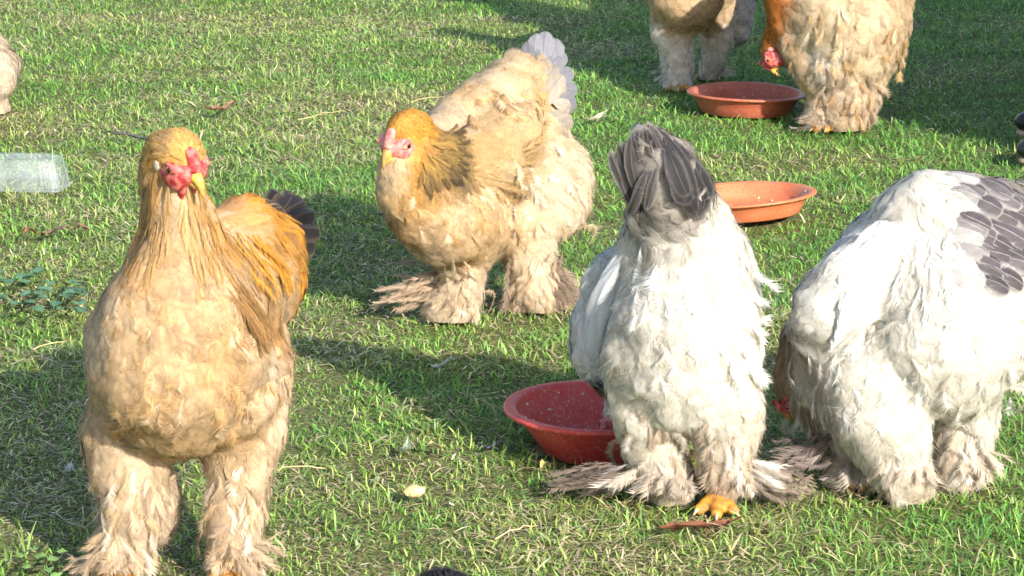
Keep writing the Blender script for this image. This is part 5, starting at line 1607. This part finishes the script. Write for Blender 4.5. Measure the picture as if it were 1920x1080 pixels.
def tall_grass():
    rng = np.random.default_rng(9)
    base = gp(18, 1045)
    t = thing('grass_tuft', base, 'taller grass tuft standing in the bottom left corner', 'grass tuft')
    for i in range(9):
        r0 = gp(rng.uniform(-10, 60), rng.uniform(1030, 1062)); r0[2] = 0
        h = rng.uniform(.03, .06); lean = rng.normal(0, .02, 2)
        P = [r0, r0 + (lean[0] * .3, lean[1] * .3, h * .5), r0 + (lean[0], lean[1], h)]
        w = .0016
        V = np.array([P[0] - (w, 0, 0), P[0] + (w, 0, 0), P[1] - (w, 0, 0), P[1] + (w, 0, 0), P[2]])
        c = np.array((.22, .33, .09)) * rng.uniform(.8, 1.25)
        mesh_obj('blade', V, [np.array([(0, 1, 3, 2)]), np.array([(2, 3, 4)])], 'grass', t, base, cols=np.tile(c, (5, 1)))


tall_grass()


# ------------------------------------------------------------------ the keeper whose shoes show at the right edge
plain_mat('black_leather', (.012, .012, .015), (.022, .02, .026), rough=.42, scale=60, bump=.2)
plain_mat('tan_sole', (.42, .30, .20), (.52, .40, .28), rough=.7, scale=60)
plain_mat('denim', (.03, .045, .085), (.05, .07, .12), rough=.85, scale=180, bump=.3)
plain_mat('wool', (.06, .075, .06), (.09, .10, .08), rough=.9, scale=160, bump=.4)
plain_mat('human_skin', (.50, .29, .21), (.58, .36, .27), rough=.5, scale=40, sss=.1)
plain_mat('hair', (.05, .035, .025), (.09, .06, .04), rough=.6, scale=120, bump=.8)


def keeper():
    feet = [np.array([1.358, 7.10, 0]), np.array([1.42, 7.50, 0])]
    base = np.array([1.48, 7.32, 0])
    t = thing('person', base, 'person in dark clothes outside the right edge, only the black shoe toes show', 'person')
    A = lambda x, y, z: base + np.array([x, y, z])
    hipL, hipR = A(.02, -.10, .93), A(.02, .10, .93)
    shL, shR = A(.02, -.19, 1.42), A(.02, .19, 1.42)
    elL, elR, wrL, wrR = A(.06, -.25, 1.14), A(.05, .25, 1.14), A(-.06, -.24, .92), A(-.06, .24, .92)
    ank = [f + np.array([.10, 0, .09]) for f in feet]
    kne = [(h_ + a) / 2 + np.array([-.03, 0, 0]) for h_, a in zip((hipL, hipR), ank)]

    def figure(m, g=0.0, legs=True, trunk=True, head=True, hands=True):
        if trunk:
            m.ell(A(.02, 0, 1.02), (.115 + g, .165 + g, .14 + g)); m.ell(A(.02, 0, 1.20), (.11 + g, .155 + g, .17 + g)); m.ell(A(.02, 0, 1.36), (.105 + g, .175 + g, .12 + g))
            for s_, e_, w_ in ((shL, elL, wrL), (shR, elR, wrR)):
                m.cap(s_, e_, .055 + g, .044 + g); m.cap(e_, w_, .043 + g, .030 + g)
        if legs:
            for h_, k_, a_ in zip((hipL, hipR), kne, ank):
                m.cap(h_, k_, .088 + g, .060 + g); m.cap(k_, a_, .058 + g, .040 + g)
            m.ell(A(.03, 0, .95), (.12 + g, .165 + g, .12 + g))
        if head:
            m.cap(A(.015, 0, 1.44), A(0, 0, 1.56), .056, .052)
            m.ell(A(-.012, 0, 1.655), (.098, .076, .118)); m.ell(A(-.055, 0, 1.605), (.052, .054, .062))
            m.cap(A(-.105, 0, 1.665), A(-.122, 0, 1.632), .010, .015)
            for s in (-1, 1):
                m.ell(A(.005, .078 * s, 1.645), (.022, .010, .032))
            m.ell(A(-.100, 0, 1.598), (.012, .024, .006))
        if hands:
            for w_ in (wrL, wrR):
                m.ell(w_ + (-.035, 0, -.04), (.026, .040, .046))
                for q, l in ((-.027, .058), (-.009, .068), (.009, .064), (.027, .050)):
                    p0 = w_ + np.array([-.05, q, -.075]); p1 = p0 + np.array([-.012, 0, -l * .5]); p2 = p1 + np.array([.012, 0, -l * .5])
                    m.cap(p0, p1, .0092, .0085); m.cap(p1, p2, .0085, .0070)
                m.cap(w_ + np.array([-.045, 0, -.03]), w_ + np.array([-.085, 0, -.07]), .011, .009)
    m = Shape(.010); figure(m)
    blob('body', m, .009, 'human_skin', t, base)
    m = Shape(.014); figure(m, .012, legs=True, trunk=False, head=False, hands=False); m.prims = [p for p in m.prims]
    blob('trousers', m, .012, 'denim', t, base)
    m = Shape(.016); figure(m, .020, legs=False, trunk=True, head=False, hands=False); m.cap(A(.015, 0, 1.43), A(.01, 0, 1.49), .075, .066)
    blob('jacket', m, .012, 'wool', t, base)
    m = Shape(.008); m.ell(A(.012, 0, 1.69), (.098, .086, .098)); m.ell(A(.05, 0, 1.63), (.065, .078, .085))
    blob('hair', m, .008, 'hair', t, base)
    for s in (-1, 1):
        m = Shape(.002); m.ell(A(-.101, .030 * s, 1.662), (.010, .013, .009)); blob('eye', m, .003, 'pupil', t, base)
    for f in feet:
        m = Shape(.010)
        m.ell(f + (-.055, 0, .045), (.062, .046, .032)); m.cap(f + np.array([-.02, 0, .052]), f + np.array([.10, 0, .062]), .042, .040); m.cap(f + np.array([.08, 0, .07]), f + np.array([.10, 0, .11]), .045, .048)
        sh_ = blob('shoe', m, .006, 'black_leather', t, base)
        m = Shape(.004)
        for x, w in ((-.075, .034), (-.05, .044), (-.01, .045), (.04, .038), (.09, .040), (.125, .034)):
            m.ell(f + np.array([x, 0, .016]), (.036, w, .012))
        blob('sole', m, .005, 'tan_sole', sh_, base)


keeper()


# ------------------------------------------------------------------ unseen board shed, added outside the frame to shade the right side
plain_mat('shed_board', (.20, .13, .075), (.30, .21, .13), rough=.85, scale=14, bump=.4)
plain_mat('shed_roof', (.06, .06, .06), (.10, .10, .095), rough=.9, scale=30, bump=.5)


def box(x0, x1, y0, y1, z0, z1):
    V = np.array([(x, y, z) for z in (z0, z1) for y in (y0, y1) for x in (x0, x1)], float)
    F = np.array([(0, 2, 3, 1), (4, 5, 7, 6), (0, 1, 5, 4), (2, 6, 7, 3), (0, 4, 6, 2), (1, 3, 7, 5)])
    return V, F


def shed():
    x0, x1, y0, y1, H = 2.28, 4.6, 5.6, 8.2, 1.9
    b = np.array([x0, y0, 0])
    t = thing('shade_shed', b, 'unseen brown board shed added outside the right edge to cast shade', 'shed')
    rng = np.random.default_rng(2)

    def board(v):
        mesh_obj('board', v[0], v[1], 'shed_board', t, b, smooth=False)
    w = .145
    for k in range(int((y1 - y0) / w)):
        y = y0 + k * w; e = rng.uniform(0, .006)
        board(box(x0 - e, x0 + .02, y, y + w - .006, .03, H)); board(box(x1 - .02, x1 + e, y, y + w - .006, .03, H))
    for k in range(int((x1 - x0 - .05) / w)):
        x = x0 + .024 + k * w; e = rng.uniform(0, .006)
        board(box(x, x + w - .006, y0 - e, y0 + .02, .03, H + .0)); board(box(x, x + w - .006, y1 - .05, y1 - .03 + e, .03, H))
    v, f = box(x0 - .03, x1 + .15, y0 - .02, y1 + .15, H + .004, H + .07)
    v[[5, 7], 2] += .25
    mesh_obj('roof', v, f, 'shed_roof', t, b, smooth=False)


shed()
